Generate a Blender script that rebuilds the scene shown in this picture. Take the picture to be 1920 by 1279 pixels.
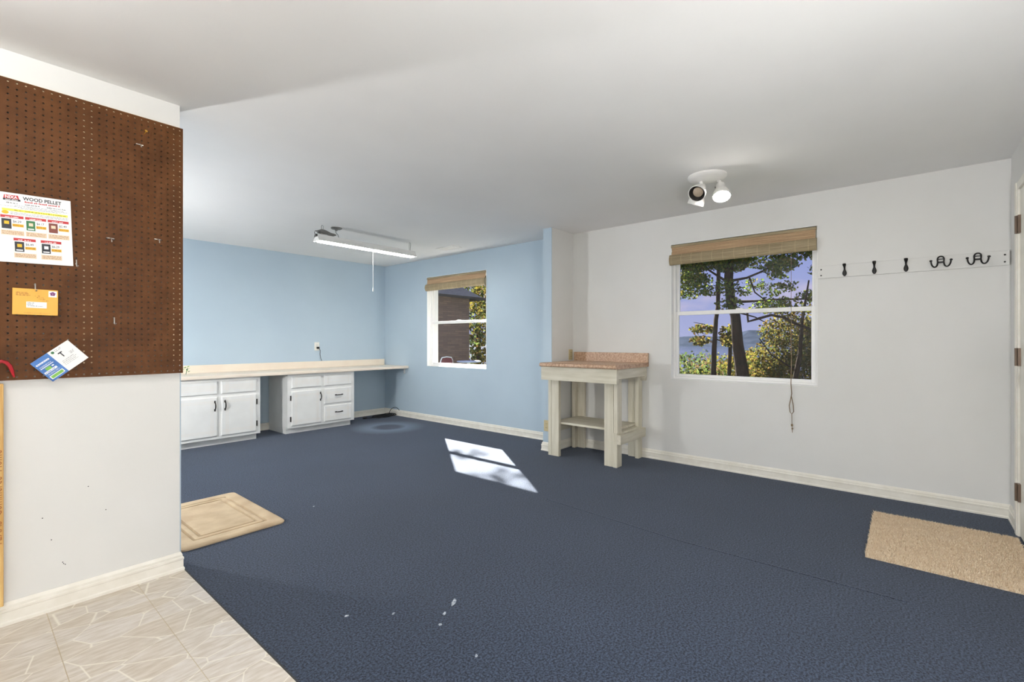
import bpy, math, random
from mathutils import Vector, Matrix
random.seed(7)
for o in list(bpy.data.objects): bpy.data.objects.remove(o)
scene = bpy.context.scene
COL = scene.collection
PI = math.pi

# ------------------------------------------------------------------ camera, world, sun, exposure
XR, YB, YP, H = 4.394, 6.345, 2.793, 2.33      # right wall, back wall, partition front, ceiling height
YE, XL = -0.513, -2.6                          # entry wall, hidden left wall
cam = bpy.data.cameras.new('camera'); cam.sensor_width = 36; cam.lens = 878.86/1920*36
cam.clip_start = 0.02; cam.clip_end = 5000
co = bpy.data.objects.new('camera', cam); COL.objects.link(co)
co.location = (0, 0, 1.149); co.rotation_euler = (PI/2, 0, math.radians(40.1416-90)); scene.camera = co

scene.view_settings.view_transform = 'Standard'; scene.view_settings.look = 'None'
scene.view_settings.gamma = 1; scene.view_settings.use_curve_mapping = False
scene.view_settings.exposure = 0.05
SKY_STRENGTH, SUN_STRENGTH = 0.95, 55.0
LAMP_PARTITION, FILL_BLUE, FILL_ENTRY, FILL_KITCHEN, FILL_DOOR = 500, 980, 340, 60, 500  # all but the partition bulb are fill lamps added to brighten the room
TUBE, SPOT = 66, 110

def s2l(c):
    c = c/255.0
    return c/12.92 if c <= 0.04045 else ((c+0.055)/1.055)**2.4
def C(r, g, b, a=1): return (s2l(r), s2l(g), s2l(b), a)

world = bpy.data.worlds.new('sky'); scene.world = world; world.use_nodes = True
nt = world.node_tree; nt.nodes.clear()
tc = nt.nodes.new('ShaderNodeTexCoord'); sep = nt.nodes.new('ShaderNodeSeparateXYZ')
nt.links.new(tc.outputs['Generated'], sep.inputs[0])
gr = nt.nodes.new('ShaderNodeValToRGB')
gr.color_ramp.elements[0].position = 0.0; gr.color_ramp.elements[0].color = C(176, 180, 222)
gr.color_ramp.elements[1].position = 0.35; gr.color_ramp.elements[1].color = C(104, 134, 214)
nt.links.new(sep.outputs['Z'], gr.inputs[0])
mp = nt.nodes.new('ShaderNodeMapping'); mp.inputs['Scale'].default_value = (1, 1, 3.2)
nt.links.new(tc.outputs['Generated'], mp.inputs[0])
nz = nt.nodes.new('ShaderNodeTexNoise'); nz.inputs['Scale'].default_value = 5.5; nz.inputs['Detail'].default_value = 6
nt.links.new(mp.outputs[0], nz.inputs['Vector'])
cr = nt.nodes.new('ShaderNodeValToRGB'); cr.color_ramp.elements[0].position = 0.5; cr.color_ramp.elements[1].position = 0.72
nt.links.new(nz.outputs['Fac'], cr.inputs[0])
mx = nt.nodes.new('ShaderNodeMixRGB'); mx.inputs[2].default_value = C(222, 206, 224)
nt.links.new(cr.outputs[0], mx.inputs[0]); nt.links.new(gr.outputs[0], mx.inputs[1])
bg = nt.nodes.new('ShaderNodeBackground'); bg.inputs[1].default_value = SKY_STRENGTH
nt.links.new(mx.outputs[0], bg.inputs[0])
wo = nt.nodes.new('ShaderNodeOutputWorld'); nt.links.new(bg.outputs[0], wo.inputs[0])

sl = bpy.data.lights.new('sun', 'SUN'); sl.energy = SUN_STRENGTH; sl.angle = 0.0095; sl.color = (1.0, 0.95, 0.88)
so = bpy.data.objects.new('sun', sl); COL.objects.link(so); so.location = (12, 14, 12)
so.rotation_euler = Vector((-1, -1.29, -1.175)).to_track_quat('-Z', 'Y').to_euler()

# ------------------------------------------------------------------ materials
def newmat(name):
    m = bpy.data.materials.new(name); m.use_nodes = True
    return m, m.node_tree, m.node_tree.nodes['Principled BSDF']

def pmat(name, rgb, rough=0.5, var=0.0, vscale=4.0, rgb2=None, bump=0.0, bscale=60.0, metal=0.0, stretch=None, detail=4, spec=0.5):
    m, t, b = newmat(name)
    b.inputs['Base Color'].default_value = C(*rgb); b.inputs['Roughness'].default_value = rough
    b.inputs['Metallic'].default_value = metal; b.inputs['Specular IOR Level'].default_value = spec
    tc = t.nodes.new('ShaderNodeTexCoord'); src = tc.outputs['Object']
    if stretch:
        mpn = t.nodes.new('ShaderNodeMapping'); mpn.inputs['Scale'].default_value = stretch
        t.links.new(src, mpn.inputs[0]); src = mpn.outputs[0]
    if var or rgb2:
        n = t.nodes.new('ShaderNodeTexNoise'); n.inputs['Scale'].default_value = vscale; n.inputs['Detail'].default_value = detail
        t.links.new(src, n.inputs['Vector'])
        r = t.nodes.new('ShaderNodeValToRGB')
        if rgb2 is None: rgb2 = tuple(max(0, c*(1-var)) for c in rgb)
        r.color_ramp.elements[0].position = 0.35; r.color_ramp.elements[0].color = C(*rgb2)
        r.color_ramp.elements[1].position = 0.65; r.color_ramp.elements[1].color = C(*rgb)
        t.links.new(n.outputs['Fac'], r.inputs[0]); t.links.new(r.outputs[0], b.inputs['Base Color'])
    if bump:
        n2 = t.nodes.new('ShaderNodeTexNoise'); n2.inputs['Scale'].default_value = bscale; n2.inputs['Detail'].default_value = 3
        t.links.new(src, n2.inputs['Vector'])
        bp = t.nodes.new('ShaderNodeBump'); bp.inputs['Strength'].default_value = bump; bp.inputs['Distance'].default_value = 0.002
        t.links.new(n2.outputs['Fac'], bp.inputs['Height']); t.links.new(bp.outputs[0], b.inputs['Normal'])
    return m

def emat(name, rgb, strength):
    m, t, b = newmat(name)
    b.inputs['Base Color'].default_value = (0.8, 0.8, 0.8, 1)
    b.inputs['Emission Color'].default_value = (*rgb, 1); b.inputs['Emission Strength'].default_value = strength
    return m

M = {}
M['white_wall'] = pmat('white_wall_paint', (227, 226, 223), 0.75, vscale=1.3, rgb2=(222, 221, 217), bump=0.12, bscale=120)
M['ceiling'] = pmat('ceiling_paint', (236, 235, 233), 0.85, vscale=1.0, rgb2=(231, 230, 228), bump=0.15, bscale=90)
M['blue_wall'] = pmat('blue_wall_paint', (184, 201, 213), 0.7, vscale=1.3, rgb2=(179, 196, 209), bump=0.12, bscale=120)
M['trim'] = pmat('white_trim_paint', (240, 236, 226), 0.4, vscale=14, rgb2=(232, 227, 215), bump=0.05, bscale=50)
M['vinyl_white'] = pmat('white_window_vinyl', (244, 243, 240), 0.35)
M['cabinet'] = pmat('white_cabinet_paint', (240, 239, 235), 0.38, vscale=6, rgb2=(234, 233, 229), bump=0.06, bscale=70)
M['counter'] = pmat('cream_laminate', (240, 228, 210), 0.35, vscale=5, rgb2=(236, 221, 203))
M['bronze'] = pmat('dark_bronze', (38, 32, 28), 0.4, metal=0.7)
M['black_iron'] = pmat('black_iron', (22, 20, 19), 0.45, metal=0.3)
M['bench_wood'] = pmat('weathered_pine', (220, 214, 196), 0.7, vscale=3, rgb2=(204, 197, 176), stretch=(9, 9, 1.0), bump=0.25, bscale=40)
M['bench_wood_y'] = pmat('weathered_pine_board', (220, 214, 196), 0.7, vscale=3, rgb2=(202, 195, 174), stretch=(9, 1.0, 9), bump=0.25, bscale=40)
M['bench_wood_x'] = pmat('weathered_pine_rail', (220, 214, 196), 0.7, vscale=3, rgb2=(202, 195, 174), stretch=(1.0, 9, 9), bump=0.25, bscale=40)
M['bench_top'] = pmat('brown_speckled_laminate', (208, 176, 146), 0.4, vscale=60, rgb2=(164, 126, 98), detail=6)
M['pine'] = pmat('raw_pine', (222, 186, 122), 0.7, vscale=5, rgb2=(196, 150, 84), stretch=(14, 14, 1.0), bump=0.2, bscale=30)
M['strip_wood'] = pmat('furring_pine', (232, 214, 182), 0.8, vscale=8, rgb2=(215, 190, 150), stretch=(10, 10, 1))
M['pegboard'] = pmat('brown_hardboard', (92, 57, 29), 0.6, vscale=9, rgb2=(78, 47, 23), bump=0.2, bscale=160, spec=0.15)
M['paper'] = pmat('white_paper', (246, 245, 243), 0.7)
M['manila'] = pmat('yellow_envelope_paper', (238, 180, 84), 0.7, vscale=8, rgb2=(232, 172, 76))
M['ink'] = pmat('black_ink', (38, 40, 46), 0.6)
M['ink_grey'] = pmat('grey_ink', (128, 130, 136), 0.6)
M['ink_red'] = pmat('red_ink', (186, 48, 52), 0.6)
M['ink_tan'] = pmat('tan_ink', (226, 204, 176), 0.6)
M['ink_yellow'] = pmat('yellow_ink', (244, 236, 96), 0.6)
M['ink_orange'] = pmat('orange_ink', (232, 180, 40), 0.6)
M['ink_olive'] = pmat('olive_ink', (120, 108, 22), 0.6)
M['ink_blue'] = pmat('blue_ink', (78, 128, 196), 0.6, vscale=25, rgb2=(58, 104, 172))
M['ink_green'] = pmat('green_ink', (134, 192, 88), 0.6, vscale=60, rgb2=(112, 172, 74))
M['ink_darkgreen'] = pmat('dark_green_ink', (52, 110, 66), 0.6)
M['ink_brown'] = pmat('brown_ink', (150, 92, 40), 0.6)
M['ink_purple'] = pmat('purple_ink', (128, 60, 120), 0.6)
M['ink_maroon'] = pmat('maroon_ink', (120, 60, 50), 0.6)
M['steel'] = pmat('zinc_wire', (205, 203, 198), 0.3, metal=0.85)
M['brass'] = pmat('brass_nail', (226, 178, 72), 0.3, metal=0.7)
M['red_paint'] = pmat('red_enamel', (176, 26, 40), 0.35, vscale=30, rgb2=(150, 20, 34))
M['bamboo'] = pmat('woven_bamboo', (174, 158, 126), 0.65, vscale=3, rgb2=(130, 114, 86), stretch=(60, 1.2, 110), bump=0.35, bscale=2.5)
M['bamboo_light'] = pmat('woven_bamboo_panel', (198, 168, 132), 0.65, vscale=3, rgb2=(150, 120, 90), stretch=(60, 1.2, 110), bump=0.35, bscale=2.5)
M['cord'] = pmat('tan_cord', (132, 112, 86), 0.8)
M['thread'] = pmat('pale_thread', (200, 178, 142), 0.8)
M['outlet_white'] = pmat('white_plastic', (238, 235, 226), 0.4)
M['outlet_beige'] = pmat('beige_plastic', (198, 182, 140), 0.4)
M['black_plastic'] = pmat('black_plastic', (18, 18, 20), 0.5)
M['hinge_brown'] = pmat('brown_hinge_metal', (112, 94, 80), 0.45, metal=0.4)
M['lamp_white'] = pmat('white_enamel', (238, 236, 232), 0.35)
M['dark_inside'] = pmat('dark_lamp_inside', (58, 54, 52), 0.6)
M['dead_bulb'] = pmat('unlit_bulb_glass', (176, 158, 138), 0.25)
M['grey_metal'] = pmat('grey_metal', (150, 148, 144), 0.45, metal=0.5)
M['grey_cord'] = pmat('grey_cord', (128, 126, 122), 0.6)
M['mat_foam'] = pmat('beige_plush', (204, 182, 150), 0.95, vscale=7, rgb2=(182, 158, 128), bump=0.5, bscale=220)
M['fleck'] = pmat('speckled_white_fleck', (196, 202, 208), 0.8, vscale=150, rgb2=(96, 106, 122))
M['bark'] = pmat('dark_bark', (54, 38, 28), 0.9, vscale=6, rgb2=(28, 20, 15), stretch=(8, 8, 1.4), bump=0.8, bscale=20, spec=0.1)
M['grass'] = pmat('hillside_grass', (62, 66, 36), 0.95, vscale=1.5, rgb2=(44, 48, 26), spec=0.0)
M['lake'] = pmat('lake_water', (22, 34, 52), 0.12, vscale=0.02, rgb2=(16, 28, 46))
M['hill'] = pmat('far_woods', (44, 50, 62), 0.95, vscale=0.03, rgb2=(34, 40, 50), spec=0.0)
M['roof'] = pmat('grey_shingles', (70, 72, 80), 0.9, vscale=3, rgb2=(48, 50, 58), stretch=(4, 26, 26), bump=0.5, bscale=6, spec=0.0)
M['fascia'] = pmat('dark_fascia', (70, 62, 56), 0.7)
M['chair_red'] = pmat('maroon_chair_fabric', (120, 62, 64), 0.8)
M['table_pale'] = pmat('pale_table_top', (190, 196, 214), 0.5)

# glass: a clear sheet with a weak mirror
def glass():
    m = bpy.data.materials.new('window_glass'); m.use_nodes = True; t = m.node_tree; t.nodes.clear()
    tr = t.nodes.new('ShaderNodeBsdfTransparent'); tr.inputs[0].default_value = (0.97, 0.98, 0.98, 1)
    gl = t.nodes.new('ShaderNodeBsdfGlossy'); gl.inputs['Roughness'].default_value = 0.35
    mix = t.nodes.new('ShaderNodeMixShader'); mix.inputs[0].default_value = 0.02
    o = t.nodes.new('ShaderNodeOutputMaterial')
    t.links.new(tr.outputs[0], mix.inputs[1]); t.links.new(gl.outputs[0], mix.inputs[2]); t.links.new(mix.outputs[0], o.inputs[0])
    return m
M['glass'] = glass()

def leafmat(name, cols):
    m = bpy.data.materials.new(name); m.use_nodes = True; t = m.node_tree; t.nodes.clear()
    g = t.nodes.new('ShaderNodeNewGeometry'); r = t.nodes.new('ShaderNodeValToRGB'); r.color_ramp.interpolation = 'CONSTANT'
    el = r.color_ramp.elements
    el[0].position = 0; el[0].color = C(*cols[0]); el[1].position = 1.0/len(cols); el[1].color = C(*cols[1])
    for i in range(2, len(cols)):
        e = el.new(i/len(cols)); e.color = C(*cols[i])
    t.links.new(g.outputs['Random Per Island'], r.inputs[0])
    d = t.nodes.new('ShaderNodeBsdfDiffuse'); tl = t.nodes.new('ShaderNodeBsdfTranslucent')
    t.links.new(r.outputs[0], d.inputs[0]); t.links.new(r.outputs[0], tl.inputs[0])
    mix = t.nodes.new('ShaderNodeMixShader'); mix.inputs[0].default_value = 0.5
    o = t.nodes.new('ShaderNodeOutputMaterial')
    t.links.new(d.outputs[0], mix.inputs[1]); t.links.new(tl.outputs[0], mix.inputs[2]); t.links.new(mix.outputs[0], o.inputs[0])
    return m
M['leaf_green'] = leafmat('green_leaves', [(73, 91, 35), (91, 108, 41), (62, 81, 36), (112, 117, 45), (96, 87, 41), (52, 68, 35)])
M['leaf_autumn'] = leafmat('yellow_green_leaves', [(88, 86, 35), (99, 89, 36), (73, 78, 33), (94, 73, 38), (60, 67, 30), (105, 94, 44)])
M['leaf_bush'] = leafmat('shrub_leaves', [(64, 78, 39), (78, 88, 45), (52, 68, 37), (88, 91, 51), (81, 68, 49)])

def carpet():
    m, t, b = newmat('blue_carpet')
    tc = t.nodes.new('ShaderNodeTexCoord')
    n = t.nodes.new('ShaderNodeTexNoise'); n.inputs['Scale'].default_value = 120; n.inputs['Detail'].default_value = 5; n.inputs['Roughness'].default_value = 0.8
    t.links.new(tc.outputs['Object'], n.inputs['Vector'])
    r = t.nodes.new('ShaderNodeValToRGB')
    r.color_ramp.elements[0].position = 0.42; r.color_ramp.elements[0].color = C(10, 16, 27)
    r.color_ramp.elements[1].position = 0.60; r.color_ramp.elements[1].color = C(72, 84, 106)
    t.links.new(n.outputs['Fac'], r.inputs[0])
    # large faint wear
    n2 = t.nodes.new('ShaderNodeTexNoise'); n2.inputs['Scale'].default_value = 1.4; n2.inputs['Detail'].default_value = 3
    t.links.new(tc.outputs['Object'], n2.inputs['Vector'])
    mul = t.nodes.new('ShaderNodeMixRGB'); mul.blend_type = 'MULTIPLY'; mul.inputs[0].default_value = 0.35
    t.links.new(r.outputs[0], mul.inputs[1]); t.links.new(n2.outputs['Fac'], mul.inputs[2])
    # pale worn ring in front of the drawers: distance from its centre
    vm = t.nodes.new('ShaderNodeVectorMath'); vm.operation = 'DISTANCE'; vm.inputs[1].default_value = (3.72, 5.30, 0)
    t.links.new(tc.outputs['Object'], vm.inputs[0])
    rr = t.nodes.new('ShaderNodeValToRGB'); e = rr.color_ramp.elements
    e[0].position = 0.14; e[0].color = (0, 0, 0, 1); e[1].position = 0.24; e[1].color = (0.3, 0.3, 0.3, 1)
    e2 = e.new(0.5); e2.color = (0, 0, 0, 1)
    t.links.new(vm.outputs['Value'], rr.inputs[0])
    ring = t.nodes.new('ShaderNodeMixRGB'); ring.inputs[2].default_value = C(150, 168, 188)
    t.links.new(rr.outputs[0], ring.inputs[0]); t.links.new(mul.outputs[0], ring.inputs[1])
    t.links.new(ring.outputs[0], b.inputs['Base Color'])
    b.inputs['Roughness'].default_value = 0.95; b.inputs['Specular IOR Level'].default_value = 0.15
    b.inputs['Sheen Weight'].default_value = 0.16; b.inputs['Sheen Roughness'].default_value = 0.5
    b.inputs['Sheen Tint'].default_value = (0.8, 0.87, 1, 1)
    bp = t.nodes.new('ShaderNodeBump'); bp.inputs['Strength'].default_value = 0.5; bp.inputs['Distance'].default_value = 0.003
    t.links.new(n.outputs['Fac'], bp.inputs['Height']); t.links.new(bp.outputs[0], b.inputs['Normal'])
    return m
M['carpet'] = carpet()

def flagstone():
    m, t, b = newmat('flagstone_vinyl')
    g = t.nodes.new('ShaderNodeTexCoord'); mpn = t.nodes.new('ShaderNodeMapping')
    mpn.inputs['Rotation'].default_value = (0, 0, 0.35); mpn.inputs['Scale'].default_value = (0.75, 1.15, 1)
    t.links.new(g.outputs['Object'], mpn.inputs[0])
    nd = t.nodes.new('ShaderNodeTexNoise'); nd.inputs['Scale'].default_value = 5
    t.links.new(mpn.outputs[0], nd.inputs['Vector'])
    add = t.nodes.new('ShaderNodeMixRGB'); add.inputs[0].default_value = 0.0
    t.links.new(mpn.outputs[0], add.inputs[1]); t.links.new(nd.outputs['Color'], add.inputs[2])
    v = t.nodes.new('ShaderNodeTexVoronoi'); v.feature = 'DISTANCE_TO_EDGE'; v.inputs['Scale'].default_value = 7.5
    vc = t.nodes.new('ShaderNodeTexVoronoi'); vc.inputs['Scale'].default_value = 7.5
    t.links.new(add.outputs[0], v.inputs['Vector']); t.links.new(add.outputs[0], vc.inputs['Vector'])
    # streaks across each stone
    mp2 = t.nodes.new('ShaderNodeMapping'); mp2.inputs['Rotation'].default_value = (0, 0, -0.3); mp2.inputs['Scale'].default_value = (5, 20, 1)
    t.links.new(g.outputs['Object'], mp2.inputs[0])
    ns = t.nodes.new('ShaderNodeTexNoise'); ns.inputs['Scale'].default_value = 3.0; ns.inputs['Detail'].default_value = 6
    t.links.new(mp2.outputs[0], ns.inputs['Vector'])
    rs = t.nodes.new('ShaderNodeValToRGB'); rs.color_ramp.elements[0].position = 0.35; rs.color_ramp.elements[0].color = C(204, 194, 180)
    rs.color_ramp.elements[1].position = 0.68; rs.color_ramp.elements[1].color = C(226, 220, 212)
    t.links.new(ns.outputs['Fac'], rs.inputs[0])
    hs = t.nodes.new('ShaderNodeMixRGB'); hs.blend_type = 'MULTIPLY'; hs.inputs[0].default_value = 0.4
    bw = t.nodes.new('ShaderNodeValToRGB'); bw.color_ramp.elements[0].color = C(222, 208, 184); bw.color_ramp.elements[1].color = C(252, 250, 252)
    sepc = t.nodes.new('ShaderNodeSeparateColor'); t.links.new(vc.outputs['Color'], sepc.inputs[0]); t.links.new(sepc.outputs[0], bw.inputs[0])
    t.links.new(rs.outputs[0], hs.inputs[1]); t.links.new(bw.outputs[0], hs.inputs[2])
    re = t.nodes.new('ShaderNodeValToRGB'); re.color_ramp.elements[0].position = 0.0; re.color_ramp.elements[0].color = (1, 1, 1, 1)
    re.color_ramp.elements[1].position = 0.019; re.color_ramp.elements[1].color = (0, 0, 0, 1)
    t.links.new(v.outputs['Distance'], re.inputs[0])
    mixe = t.nodes.new('ShaderNodeMixRGB'); mixe.inputs[2].default_value = C(238, 232, 218)
    t.links.new(re.outputs[0], mixe.inputs[0]); t.links.new(hs.outputs[0], mixe.inputs[1])
    t.links.new(mixe.outputs[0], b.inputs['Base Color']); b.inputs['Roughness'].default_value = 0.35
    return m
M['flagstone'] = flagstone()
M['grout'] = pmat('beige_joint', (206, 190, 160), 0.7)

def brick():
    m, t, b = newmat('brown_brick')
    g = t.nodes.new('ShaderNodeTexCoord'); mpn = t.nodes.new('ShaderNodeMapping'); mpn.inputs['Rotation'].default_value = (PI/2, 0, 0)
    t.links.new(g.outputs['Object'], mpn.inputs[0])
    br = t.nodes.new('ShaderNodeTexBrick'); br.inputs['Scale'].default_value = 1.0
    br.inputs['Brick Width'].default_value = 0.24; br.inputs['Row Height'].default_value = 0.045; br.inputs['Mortar Size'].default_value = 0.004
    br.inputs['Color1'].default_value = C(136, 110, 94); br.inputs['Color2'].default_value = C(116, 94, 82); br.inputs['Mortar'].default_value = C(100, 84, 74)
    t.links.new(mpn.outputs[0], br.inputs['Vector']); t.links.new(br.outputs['Color'], b.inputs['Base Color'])
    b.inputs['Roughness'].default_value = 0.9
    return m
M['brick'] = brick()

def shag():
    m, t, b = newmat('tan_shag')
    g = t.nodes.new('ShaderNodeNewGeometry'); r = t.nodes.new('ShaderNodeValToRGB')
    r.color_ramp.elements[0].color = C(214, 186, 150); r.color_ramp.elements[1].color = C(252, 238, 214)
    t.links.new(g.outputs['Random Per Island'], r.inputs[0]); t.links.new(r.outputs[0], b.inputs['Base Color'])
    b.inputs['Roughness'].default_value = 0.9
    return m
M['shag'] = shag()
M['tube_glow'] = emat('fluorescent_glow', (1.0, 0.98, 0.94), TUBE)
M['spot_glow'] = emat('spot_bulb_glow', (1.0, 0.95, 0.88), SPOT)
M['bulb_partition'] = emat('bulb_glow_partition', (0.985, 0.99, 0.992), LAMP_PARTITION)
M['fill_blue'] = emat('fill_glow_blue_room', (0.985, 0.99, 0.992), FILL_BLUE)  # from here down: glow of the added fill lamps
M['fill_entry'] = emat('fill_glow_entry', (0.985, 0.99, 0.992), FILL_ENTRY)
M['fill_door'] = emat('fill_glow_door', (0.985, 0.99, 0.992), FILL_DOOR)
M['fill_kitchen'] = emat('fill_glow_kitchen', (0.985, 0.99, 0.992), FILL_KITCHEN)

# ------------------------------------------------------------------ mesh helpers
class MB:
    def __init__(s): s.v = []; s.f = []
    def add(s, vs, fs):
        b = len(s.v); s.v += [tuple(v) for v in vs]; s.f += [tuple(b+i for i in f) for f in fs]; return s
    def box(s, x0, x1, y0, y1, z0, z1):
        x0, x1 = min(x0, x1), max(x0, x1); y0, y1 = min(y0, y1), max(y0, y1); z0, z1 = min(z0, z1), max(z0, z1)
        vs = [(x, y, z) for x in (x0, x1) for y in (y0, y1) for z in (z0, z1)]
        return s.add(vs, [(0, 1, 3, 2), (4, 6, 7, 5), (0, 4, 5, 1), (2, 3, 7, 6), (0, 2, 6, 4), (1, 5, 7, 3)])
    def loft(s, rings, cap0=True, cap1=True, closed=True):
        n = len(rings[0]); b = len(s.v)
        for r in rings: s.v += [tuple(p) for p in r]
        for i in range(len(rings)-1):
            for j in range(n if closed else n-1):
                k = (j+1) % n
                s.f.append((b+i*n+j, b+i*n+k, b+(i+1)*n+k, b+(i+1)*n+j))
        if cap0: s.f.append(tuple(b+j for j in reversed(range(n))))
        if cap1: s.f.append(tuple(b+(len(rings)-1)*n+j for j in range(n)))
        return s
    def tube(s, pts, r, n=8, cap=True):
        pts = [Vector(p) for p in pts]; rs = r if isinstance(r, (list, tuple)) else [r]*len(pts)
        rings = []; prev = None
        for i, p in enumerate(pts):
            d = (pts[min(i+1, len(pts)-1)]-pts[max(i-1, 0)])
            d = d.normalized() if d.length > 1e-9 else Vector((0, 0, 1))
            if prev is None:
                u = d.orthogonal().normalized()
            else:
                u = prev-d*prev.dot(d)
                u = u.normalized() if u.length > 1e-6 else d.orthogonal().normalized()
            prev = u; w = d.cross(u)
            rings.append([p+(u*math.cos(2*PI*k/n)+w*math.sin(2*PI*k/n))*rs[i] for k in range(n)])
        return s.loft(rings, cap, cap)
    def lathe(s, origin, axis, prof, n=20, cap0=True, cap1=True):      # prof: (distance along axis, radius)
        a = Vector(axis).normalized(); u = a.orthogonal().normalized(); w = a.cross(u); o = Vector(origin)
        rings = [[o+a*d+(u*math.cos(2*PI*k/n)+w*math.sin(2*PI*k/n))*max(r, 1e-4) for k in range(n)] for d, r in prof]
        return s.loft(rings, cap0, cap1)
    def sweep(s, prof, path):         # prof (offset to the left of the path, z); path of (x, y)
        P = [Vector(p) for p in path]; rings = []
        for i, p in enumerate(P):
            ds = []
            if i > 0: ds.append((P[i]-P[i-1]).normalized())
            if i < len(P)-1: ds.append((P[i+1]-P[i]).normalized())
            ns = [Vector((-d.y, d.x)) for d in ds]
            if len(ns) == 2:
                mtr = (ns[0]+ns[1]).normalized(); mtr = mtr/max(0.2, mtr.dot(ns[0]))
            else: mtr = ns[0]
            rings.append([(p.x+mtr.x*o, p.y+mtr.y*o, z) for o, z in prof])
        return s.loft(rings)

def link(name, mb, mat, parent=None, smooth=False, bevel=0.0, kind=None, label=None, inv=True):
    me = bpy.data.meshes.new(name); me.from_pydata(mb.v, [], mb.f); me.update()
    if isinstance(mat, str): mat = M[mat]
    me.materials.append(mat)
    if smooth:
        for p in me.polygons: p.use_smooth = True
        try: me.set_sharp_from_angle(angle=math.radians(40))
        except Exception: pass
    o = bpy.data.objects.new(name, me); COL.objects.link(o)
    if bevel:
        bv = o.modifiers.new('bevel', 'BEVEL'); bv.width = bevel; bv.segments = 2; bv.limit_method = 'ANGLE'
    if parent:
        o.parent = parent
        if inv:
            r = parent
            while r.parent: r = r.parent
            if parent.type == 'EMPTY': o.matrix_parent_inverse = parent.matrix_basis.inverted()
    if kind: o['kind'] = kind
    if label: o['label'] = label
    return o
def tag(o, label, cat=None, group=None, kind=None):
    o['label'] = label
    if cat: o['category'] = cat
    if group: o['group'] = group
    if kind: o['kind'] = kind
    return o
def thing(name, loc, label, cat, group=None, kind=None, rot=(0, 0, 0)):
    o = bpy.data.objects.new(name, None); COL.objects.link(o); o.empty_display_size = 0.1
    o.location = loc; o.rotation_euler = rot
    return tag(o, label, cat, group, kind)
def B(*a): return MB().box(*a)

# ------------------------------------------------------------------ room shell
YS0, YS1, XS = 2.823, 2.932, 3.985          # stub wall
XP = 0.724                                   # end of the partition
XC = 0.742                                   # carpet / vinyl edge
WT = 0.20
tag(link('floor', MB().box(XL, XR, YE, YB, -0.12, -0.006).box(XL, XC, YE, YP, -0.006, -0.0012), 'grout', kind='structure'), 'beige sub floor under the carpet and vinyl tiles')
cb = MB()
nx = 2
cb.box(XC, XR, YE, YB, -0.006, 0.0); cb.box(XL, XC, YP+0.02, YB, -0.006, 0.0)
tag(link('floor_carpet', cb, 'carpet', kind='structure'), 'dark blue cut pile carpet covering most of the room')
link('seam', MB().sweep([(-0.009, 0.0), (0.009, 0.0), (0.002, 0.0016), (-0.002, 0.0016)], [(2.70, 0.0), (2.685, 1.0), (2.77, 2.0)]), 'carpet', bpy.data.objects['floor_carpet'])
tag(link('ceiling', B(XL, XR, YE, YB, H, H+0.15), 'ceiling', kind='structure'), 'plain white painted ceiling')
tag(link('wall_back', B(XL, XR+WT, YB, YB+WT, -0.1, H+0.15), 'blue_wall', kind='structure'), 'light blue back wall above the long counter')
tag(link('wall_left', B(XL-WT, XL, YE-WT, YB+WT, -0.1, H+0.15), 'white_wall', kind='structure'), 'plain white wall at the left')
tag(link('wall_entry', B(XL, XR+WT, YE-WT, YE, -0.1, H+0.15), 'white_wall', kind='structure'), 'white wall with the door at the right edge')
WZ0, WZ1 = 0.787, 2.067
W1 = (0.542, 1.723); W2 = (4.134, 5.312)
def wall_with_hole(name, ya, yb, w, mat, label):
    m = MB(); x0, x1 = XR, XR+WT
    m.box(x0, x1, ya, w[0], -0.1, H+0.15); m.box(x0, x1, w[1], yb, -0.1, H+0.15)
    m.box(x0, x1, w[0], w[1], -0.1, WZ0); m.box(x0, x1, w[0], w[1], WZ1, H+0.15)
    tag(link(name, m, mat, kind='structure'), label)
wall_with_hole('wall_right', YE, YS0+0.05, W1, 'white_wall', 'white wall with the coat rail and the window beside it')
wall_with_hole('wall_right_far', YS0+0.05, YB, W2, 'blue_wall', 'light blue wall with the small far window')
# stub wall: white front, blue end and back
link_o = link('wall_stub', B(XS+0.006, XR, YS0, YS1-0.006, 0, H), 'white_wall', kind='structure'); tag(link_o, 'white wing wall behind the workbench')
m = MB(); m.box(XS, XS+0.006, YS0, YS1, 0, H); m.box(XS+0.006, XR, YS1-0.006, YS1, 0, H)
link('painted_end', m, 'blue_wall', link_o)
pw = link('wall_partition', B(XL, XP, YP, YP+0.11, 0, H), 'white_wall', kind='structure'); tag(pw, 'white partition wall behind the brown pegboard')
m = MB(); m.box(XP, XP+0.006, YP+0.004, YP+0.117, 0.0, 2.15); m.box(XL, XP, YP+0.11, YP+0.117, 0, H)
link('painted_end', m, 'blue_wall', pw)

for x, z in ((0.262, 0.300), (0.30, 0.185), (0.305, 0.180), (0.297, 0.192), (0.38, 0.50), (0.44, 0.38), (0.235, 0.40)):
    link('nail_hole', MB().lathe((x, YP, z), (0, -1, 0), [(0, 0.0022), (0.0004, 0.0018)], 8), 'ink', pw)
# vinyl tiles, each a piece of its own
tile_me = None
TS = 0.305
vt = thing('floor_vinyl', (0, 0, 0), 'beige flagstone patterned vinyl tile floor at the left', None, kind='structure')
xs = []; x = XC
xs = [XC, 0.551]
while xs[-1] > XL: xs.append(xs[-1]-TS)
ys = [YP]
while ys[-1] > YE: ys.append(ys[-1]-TS)
for i in range(len(xs)-1):
    for j in range(len(ys)-1):
        a, b_ = max(xs[i+1], XL), xs[i]; c, d = max(ys[j+1], YE), ys[j]
        if b_-a < 0.02 or d-c < 0.02: continue
        link('tile', B(a+0.0012, b_-0.0012, c+0.0012, d-0.0012, -0.0011, 0.0), 'flagstone', vt)
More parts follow.
